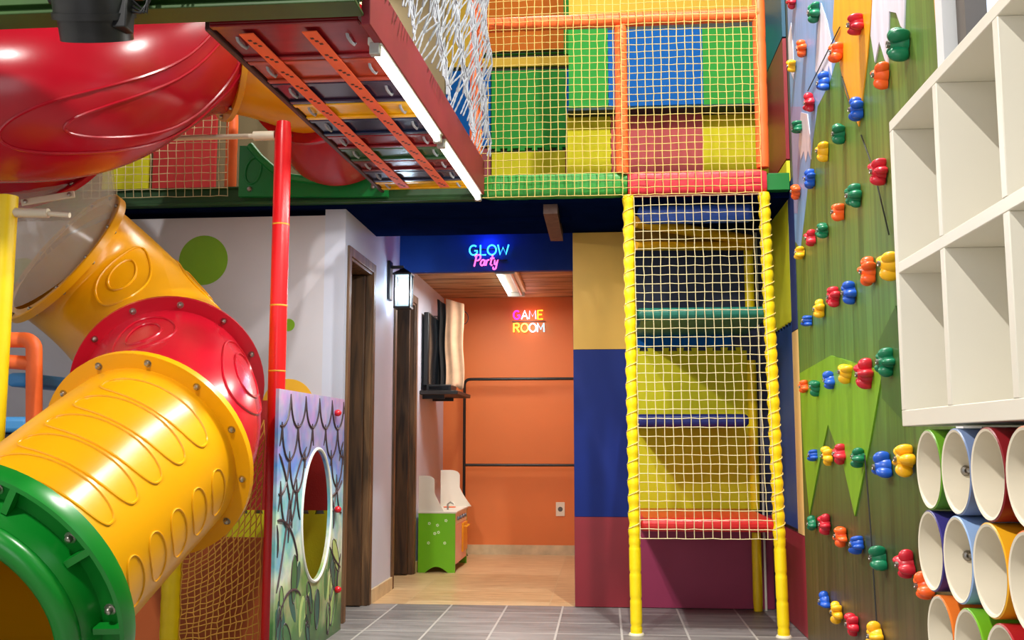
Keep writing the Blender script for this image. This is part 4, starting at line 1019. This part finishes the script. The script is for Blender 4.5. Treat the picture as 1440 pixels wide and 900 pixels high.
# ================================================================== STORAGE TUBES
TXF = 0.75; TR = 0.0925
tube_cols = {'green': (104, 160, 34), 'greyish blue': (120, 140, 178), 'dark red': (128, 20, 28), 'tan': (206, 140, 110), 'purple': (62, 54, 130), 'pale blue': (150, 182, 228), 'yellow': (240, 176, 32), 'orange': (240, 120, 40), 'lime green': (112, 176, 30), 'red': (170, 26, 34)}
TUB = [('green', 1305.5, 660, 'green storage tube at the far end of the top row', 0), ('greyish blue', 1341, 661, 'greyish blue storage tube with a screw, second in the top row', 1), ('dark red', 1384, 668, 'dark red storage tube, third in the top row', 0), ('tan', 1431, 675, 'tan storage tube with a screw at the right picture edge, top row', 1),
       ('purple', 1308, 773, 'purple storage tube at the far end of the middle row', 0), ('pale blue', 1347, 784, 'pale blue storage tube with a screw in the middle row', 1), ('yellow', 1391, 802, 'yellow storage tube in the middle row', 0), ('orange', 1437, 826, 'orange storage tube with a screw at the right picture edge, middle row', 1),
       ('orange', 1322, 890, 'orange storage tube at the far end of the bottom row', 0), ('lime green', 1361, 910, 'lime green storage tube with a screw in the bottom row', 1), ('red', 1406, 935, 'red storage tube in the bottom row next to the lime green one', 0)]
rows = {0: [], 1: [], 2: []}
for k, (c_, x, y, label, scr) in enumerate(TUB):
    q = P(x, y, X=TXF); rows[0 if k < 4 else 1 if k < 8 else 2].append([c_, q.y, q.z, label, scr])
for r_, L_ in rows.items():
    zc = sum(q[2] for q in L_) / len(L_)
    for n_, q in enumerate(L_):
        c_, yy, zz, label, scr = q
        yy = L_[0][1] - n_ * (2 * TR + 0.0015)
        zz = rows[0][0][2] - r_ * (2 * TR + 0.002)
        o = thing('storage_tube', label, 'storage tube', (TXF, yy, zz - TR), 'plastic storage tubes under the white shelf')
        m = MB(); ctr = (TXF, yy, zz); L0 = RX - TXF
        m.lathe([(TR - 0.003, 0), (TR, 0.002), (TR, L0), (TR - 0.004, L0)], ctr, (1, 0, 0), 48)
        mo = mat('tube_' + c_.replace(' ', '_'), tube_cols[c_], 0.35); m.build('shell', mo, o, smooth=40)
        m = MB(); m.lathe([(TR - 0.003, -0.0005), (TR - 0.008, 0.001), (TR - 0.008, L0), (0.0, L0)], ctr, (1, 0, 0), 48)
        lab(m.build('lining', ivory, o, smooth=40), 'ivory inside of the tube')
        if scr:
            MB().lathe([(0.0, 0.004), (0.006, 0.007), (0.010, 0.005), (0.012, 0.0)], (TXF + 0.05, yy + TR - 0.009, zz), (0, -1, 0), 12).build('screw', screw_m, o, smooth=40)

# ================================================================== CORRIDOR CONTENTS
# lantern on the wall
ln = thing('wall_lantern', 'black framed glass wall lantern glowing white between the two doors', 'lantern', (WX, 6.92, 1.95))
ly = 6.92; lx = WX + 0.105
zl0, zl1 = P(553, 432, Y=ly).z, P(553, 388, Y=ly).z
m = MB(); m.box(WX, WX + 0.02, ly - 0.05, ly + 0.05, zl0 + 0.05, zl1 + 0.10); m.box(WX + 0.02, lx, ly - 0.012, ly + 0.012, zl1 + 0.05, zl1 + 0.07); m.build('wall_mount', black, ln, bevel=0.003)
m = MB(); h = 0.052
for sx in (-1, 1):
    for sy in (-1, 1): m.box(lx + sx * h - 0.005, lx + sx * h + 0.005, ly + sy * h - 0.005, ly + sy * h + 0.005, zl0, zl1)
m.box(lx - h - 0.006, lx + h + 0.006, ly - h - 0.006, ly + h + 0.006, zl0 - 0.012, zl0)
m.box(lx - h - 0.012, lx + h + 0.012, ly - h - 0.012, ly + h + 0.012, zl1, zl1 + 0.012); m.add([(lx - h - 0.01, ly - h - 0.01, zl1 + 0.012), (lx + h + 0.01, ly - h - 0.01, zl1 + 0.012), (lx + h + 0.01, ly + h + 0.01, zl1 + 0.012), (lx - h - 0.01, ly + h + 0.01, zl1 + 0.012), (lx, ly, zl1 + 0.055)], [(0, 1, 4), (1, 2, 4), (2, 3, 4), (3, 0, 4), (0, 3, 2, 1)])
m.build('cage', black, ln)
lg = bpy.data.materials.new('lantern_glass'); lg.use_nodes = True; g_ = lg.node_tree.nodes['Principled BSDF']; g_.inputs['Base Color'].default_value = (0.85, 0.95, 1, 1); g_.inputs['Alpha'].default_value = 0.25; g_.inputs['Roughness'].default_value = 0.1
m = MB(); m.box(lx - h + 0.004, lx + h - 0.004, ly - h + 0.004, ly + h - 0.004, zl0 + 0.002, zl1 - 0.002); m.build('glass', lg, ln)
MB().blob(lambda a, b: (lx + 0.026 * math.sin(b) * math.cos(a), ly + 0.026 * math.sin(b) * math.sin(a), (zl0 + zl1) / 2 + 0.045 * math.cos(b)), 16, 10).build('bulb', emit('bulb_cool', (225, 242, 255), 40), ln, smooth=60)

# neon signs
def neon(parent, name, strokes, O, U, V, sc, mt, r, lb=None):
    for stks in strokes:
        m = MB()
        for s in stks: m.tube([O + U * (x * sc) + V * (y * sc) for x, y in s], r, 8)
        o = m.build(name, mt, parent, smooth=60)
def arc(cx, cy, rx, ry, a0, a1, n=14): return [(cx + rx * math.cos(math.radians(a0 + (a1 - a0) * k / n)), cy + ry * math.sin(math.radians(a0 + (a1 - a0) * k / n))) for k in range(n + 1)]
def G(x): return [arc(x + 0.42, 0.5, 0.4, 0.48, 50, 330) + [(x + 0.78, 0.45), (x + 0.5, 0.45)]]
def Lr(x): return [[(x, 1), (x, 0.02), (x + 0.55, 0.02)]]
def O_(x): return [arc(x + 0.42, 0.5, 0.42, 0.48, 0, 360, 24)]
def W_(x): return [[(x, 1), (x + 0.22, 0.02), (x + 0.5, 0.75), (x + 0.78, 0.02), (x + 1.05, 1)]]
def A_(x): return [[(x, 0), (x + 0.38, 1), (x + 0.76, 0)], [(x + 0.16, 0.38), (x + 0.6, 0.38)]]
def M_(x): return [[(x, 0), (x + 0.05, 1), (x + 0.4, 0.3), (x + 0.75, 1), (x + 0.8, 0)]]
def E_(x): return [[(x + 0.6, 1), (x, 1), (x, 0), (x + 0.6, 0)], [(x, 0.52), (x + 0.5, 0.52)]]
def R_(x): return [[(x, 0), (x, 1), (x + 0.4, 1)] + arc(x + 0.4, 0.76, 0.24, 0.24, 90, -90, 8)[1:] + [(x, 0.52)], [(x + 0.3, 0.52), (x + 0.66, 0)]]
U = Vector((1, 0, 0)); V = Vector((0, 0, 1))
gY = 7.27
g0 = P(660, 359, Y=gY); gs = (P(660, 345, Y=gY).z - g0.z)
sg = thing('neon_sign', 'neon sign reading GLOW Party on the dark blue header beam', 'neon sign', P(687, 378, Y=gY + 0.02))
cy_ = emit('neon_cyan', (60, 190, 255), 2.6); pk = emit('neon_pink', (255, 92, 170), 2.6)
wid = (P(715, 359, Y=gY).x - g0.x) / gs / 3.85
neon(sg, 'letter', [[[(x * wid, y) for x, y in s] for s in L_] for L_ in (G(0), Lr(1.1), O_(1.8), W_(2.82))], g0, U, V, gs, cy_, 0.0055)
p0 = P(665, 374, Y=gY); ps = (P(665, 358, Y=gY).z - p0.z)
def slant(s): return [(x * 0.82 + 0.22 * y, y) for x, y in s]
party = [[slant([(0.15, -0.05), (0.15, 0.95)]), slant([(0.0, 0.8), (0.15, 0.98)] + arc(0.32, 0.72, 0.30, 0.25, 90, -100, 10))],
         [slant(arc(0.95, 0.28, 0.2, 0.25, 30, 330, 14) + [(1.15, 0.5), (1.16, 0.06), (1.28, 0.05)])],
         [slant([(1.36, 0.5), (1.36, 0.02), (1.37, 0.3)] + arc(1.52, 0.34, 0.15, 0.17, 170, 60, 6))],
         [slant([(1.86, 0.92), (1.82, 0.1), (1.92, 0.02), (2.05, 0.08)]), slant([(1.66, 0.62), (2.1, 0.66)])],
         [slant([(2.2, 0.5), (2.24, 0.1), (2.38, 0.05), (2.52, 0.5), (2.5, -0.1)] + arc(2.35, -0.16, 0.16, 0.16, 0, -200, 10))]]
neon(sg, 'letter', party, p0, U, V, ps, pk, 0.0055)
m = MB(); bx0, bx1 = P(662, 350, Y=7.29).x, P(713, 350, Y=7.29).x
for zq in (P(690, 350, Y=7.29).z, P(690, 366, Y=7.29).z): m.box(bx0, bx1, 7.283, 7.30, zq - 0.002, zq + 0.002)
m.build('backing_rail', black, sg)
qY = 9.36
gr = thing('neon_sign', 'small multicoloured neon GAME ROOM sign on the orange back wall', 'neon sign', P(743, 470, Y=qY + 0.03))
o0 = P(722, 449, Y=qY); s0 = P(722, 437, Y=qY).z - o0.z; wg = (P(765, 449, Y=qY).x - o0.x) / s0 / 3.75
cl = [emit('neon_magenta', (255, 40, 220), 3), emit('neon_white', (255, 220, 250), 3.5), emit('neon_redpink', (255, 130, 150), 4), emit('neon_amber', (255, 190, 40), 3)]
for L_, c_ in zip((G(0), A_(1.0), M_(1.95), E_(3.0)), cl): neon(gr, 'letter', [[[(x * wg, y) for x, y in s] for s in L_]], o0, U, V, s0, c_, 0.006)
o1 = P(722, 467, Y=qY); cl2 = [emit('neon_yellow', (255, 220, 60), 3), emit('neon_gold', (255, 200, 90), 3), emit('neon_pale', (240, 225, 255), 3), emit('neon_ice', (130, 220, 255), 3)]
for L_, c_ in zip((R_(0.05), O_(0.95), O_(1.95), M_(2.95)), cl2): neon(gr, 'letter', [[[(x * wg, y) for x, y in s] for s in L_]], o1, U, V, s0, c_, 0.006)
m = MB(); a = P(720, 452, Y=qY); b = P(767, 452, Y=qY); m.box(a.x, b.x, qY + 0.012, BY, a.z - 0.003, a.z + 0.003); m.build('backing_rail', black, gr)

# fluorescent fixture on the corridor ceiling
cf = thing('ceiling_lamp', 'twin tube fluorescent lamp on the corridor ceiling by the neon sign', 'lamp', (-0.86, 8.1, 2.32))
a, b = P(699, 392, Z=2.27), P(716, 428, Z=2.27)
ya_, yb_ = 7.55, 8.75
xa_, xb_ = P(700, 394, Y=7.6).x, P(716, 424, Y=8.7).x
MB().obox((xa_ + 0.06, ya_, 2.30), (xb_ + 0.06, yb_, 2.30), (0, 0, 1), 0.16, 0.04).build('housing', lampw, cf, bevel=0.006)
MB().tube([(xa_, ya_ + 0.03, 2.262), (xb_, yb_ - 0.03, 2.262)], 0.014, 12).build('tube', led, cf, smooth=60)
MB().tube([(xa_ + 0.10, ya_ + 0.03, 2.262), (xb_ + 0.10, yb_ - 0.03, 2.262)], 0.014, 12).build('tube', lamp_cap, cf, smooth=60)
for y_, x_ in ((ya_, xa_), (yb_, xb_)): MB().box(x_ - 0.02, x_ + 0.13, y_, y_ + 0.02, 2.245, 2.285).build('end_cap', lamp_cap, cf, bevel=0.003)

# black pipe rail on the orange wall
rr = thing('pipe_rail', 'black pipe rail with two bars standing against the orange back wall', 'rail', (P(653, 775, Y=9.28).x, 9.28, 0))
ry = 9.27; x0 = P(653, 600, Y=ry).x; x1 = -0.195; zA = P(720, 533, Y=ry).z; zB = P(720, 654, Y=ry).z
m = MB(); pts = [(x0, ry, 0.0), (x0, ry, zA - 0.05)] + [(x0 + 0.05 - 0.05 * math.cos(q), ry, zA - 0.05 + 0.05 * math.sin(q)) for q in [PI / 2 * k / 6 for k in range(1, 7)]] + [(x1, ry, zA)]
m.tube(pts, 0.013, 10); m.build('frame', black, rr, smooth=60)
MB().tube([(x0, ry, zB), (x1, ry, zB)], 0.012, 10).build('bar', black, rr, smooth=60)
MB().lathe([(0.0, 0.02), (0.03, 0.02), (0.04, 0.0)], (x0, ry, 0), (0, 0, 1), 16).build('foot', black, rr, smooth=40)
# outlet
q = P(788, 716, Y=BY); ou = thing('wall_outlet', 'ivory electrical outlet low on the orange back wall', 'outlet', q - Vector((0, 0, 0.06)))
MB().box(q.x - 0.04, q.x + 0.04, BY - 0.008, BY, q.z - 0.062, q.z + 0.062).build('plate', ivory, ou, bevel=0.003)
MB().lathe([(0.0, 0.002), (0.020, 0.002), (0.022, 0)], (q.x, BY - 0.008, q.z), (0, -1, 0), 16).build('socket', mat('socket_grey', (90, 88, 84), 0.5), ou)

# television, shelf and draped cloth on the corridor wall
tv = thing('television', 'black flat television on the grey corridor wall beyond the second door', 'television', (WX, 8.7, 1.5))
zt0, zt1 = P(600, 548, Y=8.3).z, P(600, 432, Y=8.3).z
MB().box(WX + 0.02, WX + 0.06, 8.22, 9.15, zt0 + 0.03, zt1 - 0.05).build('body', black_plastic, tv, bevel=0.006)
MB().box(WX + 0.06, WX + 0.063, 8.235, 9.135, zt0 + 0.045, zt1 - 0.065).build('screen', mat('tv_screen', (16, 22, 28), 0.12, var=0.02), tv)
MB().box(WX, WX + 0.02, 8.5, 8.9, zt0 + 0.2, zt0 + 0.5).build('wall_mount', black, tv)
def cloth(name, x0, x1, y, z0, z1, mt, label, waves, amp):
    m = MB(); rows = []
    for j in range(19):
        v = j / 18; row = []
        for i in range(25):
            u = i / 24; row.append((x0 + (x1 - x0) * u + 0.006 * math.sin(v * 9), y + amp * math.sin(u * waves * 2 * PI + v * 1.5) + 0.01 * math.sin(v * 5), z0 + (z1 - z0) * v + 0.012 * math.sin(u * 13) * (1 - v) - 0.05 * u * v))
        rows.append(row)
    m.grid(rows); o = m.build(name, mt, smooth=70); md = o.modifiers.new('solid', 'SOLIDIFY'); md.thickness = 0.006
    return tag(o, label, 'cloth')
cyY = 8.72
cloth('hanging_cloth', P(626, 500, Y=cyY).x, P(652, 500, Y=cyY).x, cyY, P(636, 546, Y=cyY).z, P(628, 420, Y=cyY).z, mat('beige_cloth', (222, 182, 148), 0.8, var=0.12, scale=9), 'beige cloth hanging beside the television, above the small black shelf', 1.7, 0.008)
cloth('hanging_cloth', P(614, 500, Y=cyY - 0.02).x, P(626, 500, Y=cyY - 0.02).x, cyY - 0.03, P(620, 548, Y=cyY).z, P(622, 421, Y=cyY).z, mat('black_cloth', (20, 20, 22), 0.8), 'black cloth hanging between the television and the beige cloth', 1.5, 0.012)
zs = P(620, 552, Y=8.5).z
bs = thing('wall_shelf', 'small black wall shelf under the television', 'shelf', (WX, 8.6, zs))
MB().box(WX, P(654, 550, Y=8.6).x, 8.16, 8.95, zs - 0.03, zs).build('board', mat('shelf_dark', (34, 28, 26), 0.5), bs, bevel=0.003)
for y_ in (8.3, 8.8): MB().box(WX, WX + 0.18, y_, y_ + 0.02, zs - 0.06, zs - 0.03).build('bracket', black, bs)
bxo = thing('console_box', 'black electronics box lying on the small wall shelf', 'box', (WX + 0.15, 8.35, zs))
MB().box(WX + 0.05, WX + 0.25, 8.2, 8.5, zs, zs + 0.05).build('case', black_plastic, bxo, bevel=0.006)
MB().box(WX + 0.07, WX + 0.23, 8.194, 8.2, zs + 0.012, zs + 0.035).build('front_plate', mat('tv_screen', (16, 22, 28), 0.12), bxo)
cbl = MB(); q = P(652, 447, Y=8.8); cbl.tube([q + Vector((0.04 * math.cos(a), 0, 0.055 * math.sin(a))) for a in [2 * PI * k / 24 for k in range(24)]], 0.004, 6, closed=True)
cbl.tube([q + Vector((-0.04, 0, 0)), Vector((WX, 8.82, q.z + 0.02))], 0.004, 6)
tag(cbl.build('coiled_cable', black_plastic, smooth=60), 'coiled dark cable hanging near the top of the beige cloth', 'cable')

# toy kitchen
kg = mat('kitchen_green', (112, 190, 14), 0.3, var=0.03)
kx0, kx1 = WX + 0.022, P(640, 760, Y=8.05).x; ky0, ky1 = 8.05, 8.72; kz = P(610, 722, Y=8.05).z
tk = thing('toy_kitchen', 'toy kitchen with lime green side and white back panels', 'toy kitchen', ((kx0 + kx1) / 2, 8.4, 0))
def side(y):
    pts = [(kx0, 0), (kx0 + 0.055, 0)] + [(kx0 + 0.055 + (kx1 - kx0 - 0.11) * k / 10, 0.045 * math.sin(PI * k / 10)) for k in range(1, 10)] + [(kx1 - 0.055, 0), (kx1, 0), (kx1, kz), (kx0, kz)]
    mm = MB(); mm.prism(pts, lambda u, v, w: (u, w, v), y, y + 0.016); return mm
fl_ = side(ky0); rq = random.Random(9)
for (fx, fz) in ((0.30, 0.83), (0.45, 0.66), (0.55, 0.68), (0.28, 0.5), (0.72, 0.5), (0.75, 0.88), (0.52, 0.8)):
    c_ = (kx0 + (kx1 - kx0) * fx, kz * fz)
    for pnum in range(5):
        a = 2 * PI * pnum / 5; px_, pz_ = c_[0] + 0.008 * math.cos(a), c_[1] + 0.008 * math.sin(a)
        fl_.prism([(px_ + 0.0045 * math.cos(t), pz_ + 0.0045 * math.sin(t)) for t in [2 * PI * k / 8 for k in range(8)]], lambda u, v, w: (u, w, v), ky0 - 0.001, ky0 + 0.002, 1)
lab(fl_.build('side_panel', [kg, mat('decal_white', (220, 240, 200), 0.5)], tk), 'lime green side panel with white flowers')
lab(side(ky1).build('side_panel', kg, tk), 'lime green far side panel')
MB().box(kx0 - 0.004, kx1 + 0.012, ky0 - 0.006, ky1 + 0.022, kz, kz + 0.016).build('worktop', white_lac, tk, bevel=0.003)
MB().box(kx0, kx0 + 0.01, ky0 + 0.016, ky1, 0.05, kz).build('rear_board', white_lac, tk)
MB().box(kx1 - 0.012, kx1 - 0.002, ky0 + 0.016, ky1, 0.06, kz - 0.09).build('front_board', mat('kitchen_pink', (240, 190, 176), 0.4), tk)
MB().box(kx1 - 0.012, kx1 - 0.001, ky0 + 0.016, ky1, kz - 0.088, kz).build('control_panel', mat('kitchen_cream', (236, 228, 214), 0.4), tk)
for k in range(4): MB().lathe([(0, 0.016), (0.014, 0.016), (0.016, 0)], (kx1 - 0.001, ky0 + 0.12 + 0.14 * k, kz - 0.045), (1, 0, 0), 14).build('dial', mat('dial_grey', (110, 120, 140), 0.4), tk, smooth=40)
od = lab(MB().box(kx1 - 0.002, kx1 + 0.012, ky0 + 0.38, ky1 - 0.03, 0.12, kz - 0.10).build('oven_door', mat('kitchen_amber', (240, 170, 24), 0.35), tk, bevel=0.004), 'amber oven door')
MB().tube([(kx1 + 0.012, ky0 + 0.42, kz - 0.13), (kx1 + 0.035, ky0 + 0.42, kz - 0.13), (kx1 + 0.035, ky1 - 0.07, kz - 0.13), (kx1 + 0.012, ky1 - 0.07, kz - 0.13)], 0.006, 8).build('handle', mat('kitchen_amber', (240, 170, 24)), od, smooth=60)
# white upright: side fin and rounded back fins
def fin(x, y, w, h, name):
    pts = [(x, kz + 0.016), (x + w * 1.0, kz + 0.016)] + [(x + w * (0.62 + 0.38 * (1 - k / 8) ** 1.2), kz + 0.016 + h * 0.52 * (k / 8)) for k in range(1, 9)]
    pts += [(x + w * 0.62, kz + 0.016 + h * 0.85)] + [(x + w * 0.31 + w * 0.31 * math.cos(PI / 2 * k / 6), kz + 0.016 + h * 0.85 + h * 0.15 * math.sin(PI / 2 * k / 6)) for k in range(1, 7)] + [(x, kz + 0.016 + h)]
    return MB().prism(pts, lambda u, v, w_: (u, w_, v), y, y + 0.014)
fh = P(600, 669, Y=ky0).z - kz - 0.016
fin(kx0, ky0 + 0.002, 0.20, fh, 'fin').build('upright', white_lac, tk)
fin(kx0 + 0.07, ky1 - 0.02, 0.26, fh * 1.1, 'fin').build('upright', white_lac, tk)
fa = MB(); fa.tube([(kx0 + 0.20, ky0 + 0.2, kz + 0.016), (kx0 + 0.20, ky0 + 0.2, kz + 0.06), (kx0 + 0.22, ky0 + 0.2, kz + 0.075), (kx0 + 0.25, ky0 + 0.2, kz + 0.06)], 0.007, 8); fa.build('tap', bolt_m, tk, smooth=60)
MB().lathe([(0.05, 0.001), (0.052, 0.006), (0.03, 0.004), (0.0, 0.004)], (kx0 + 0.17, ky0 + 0.5, kz + 0.016), (0, 0, 1), 20).build('hob', pad_orange, tk, smooth=40)

# ================================================================== LIGHTS
def area(name, loc, size, power, col=(1, 0.96, 0.9), rot=(0, 0, 0), sy=None):
    d = bpy.data.lights.new(name, 'AREA'); d.energy = power; d.color = col; d.size = size
    if sy: d.shape = 'RECTANGLE'; d.size_y = sy
    o = bpy.data.objects.new(name, d); C.objects.link(o); o.location = loc; o.rotation_euler = rot; return o
def point(name, loc, power, col, r=0.03):
    d = bpy.data.lights.new(name, 'POINT'); d.energy = power; d.color = col; d.shadow_soft_size = r
    o = bpy.data.objects.new(name, d); C.objects.link(o); o.location = loc; return o
room = emit('room_lamp_white', (255, 250, 240), 4)
for x, y, w_, sz in ((0.54, 3.8, 190, 0.30), (-1.7, -0.2, 300, 0.5), (-0.3, 5.9, 16, 1.2)):
    area('room_light', (x, y, CZ - 0.10), 0.08, w_, sy=sz)
area('left_bay_fill', (-0.5, 6.5, CZ - 0.1), 0.1, 9, sy=0.8)  # unseen fill added to brighten the mats in the left bay
# daylight from the shop front behind the camera
area('shopfront_daylight', (-0.9, -3.6, 1.5), 3.0, 60, (0.95, 0.97, 1.0), (PI / 2, 0, 0), 2.4)
# the tube lamps
area('walkway_lamp', (-0.752, 3.9, zL - 0.02), 0.03, 30, (1, 1, 0.95), (0, 0, -0.04), 1.05)
area('walkway_lamp', (-0.703, 5.03, zL - 0.02), 0.03, 30, (1, 1, 0.95), (0, 0, -0.04), 1.05)
area('corridor_lamp', (-0.85, 8.15, 2.235), 0.05, 27, (1, 0.97, 0.9), sy=1.1)
area('upper_floor_lamp', (-1.6, 6.0, 3.9), 0.3, 20, sy=0.8)
point('lantern_light', (lx, ly, (zl0 + zl1) / 2), 13, (0.62, 0.82, 1), 0.04)
point('neon_blue', (g0.x + 0.14, gY - 0.05, g0.z + 0.08), 2.5, (0.05, 0.1, 1), 0.05)
point('neon_warm', (P(743, 452, Y=9.3).x, 9.28, P(743, 452, Y=9.3).z), 0.8, (1, 0.6, 0.5), 0.05)
w = bpy.data.worlds.new('world'); bpy.context.scene.world = w; w.use_nodes = True
w.node_tree.nodes['Background'].inputs[0].default_value = (0.8, 0.88, 1, 1); w.node_tree.nodes['Background'].inputs[1].default_value = 0.28
vs = bpy.context.scene.view_settings
vs.view_transform = 'Standard'; vs.look = 'None'; vs.gamma = 1; vs.exposure = 0.0; vs.use_curve_mapping = False
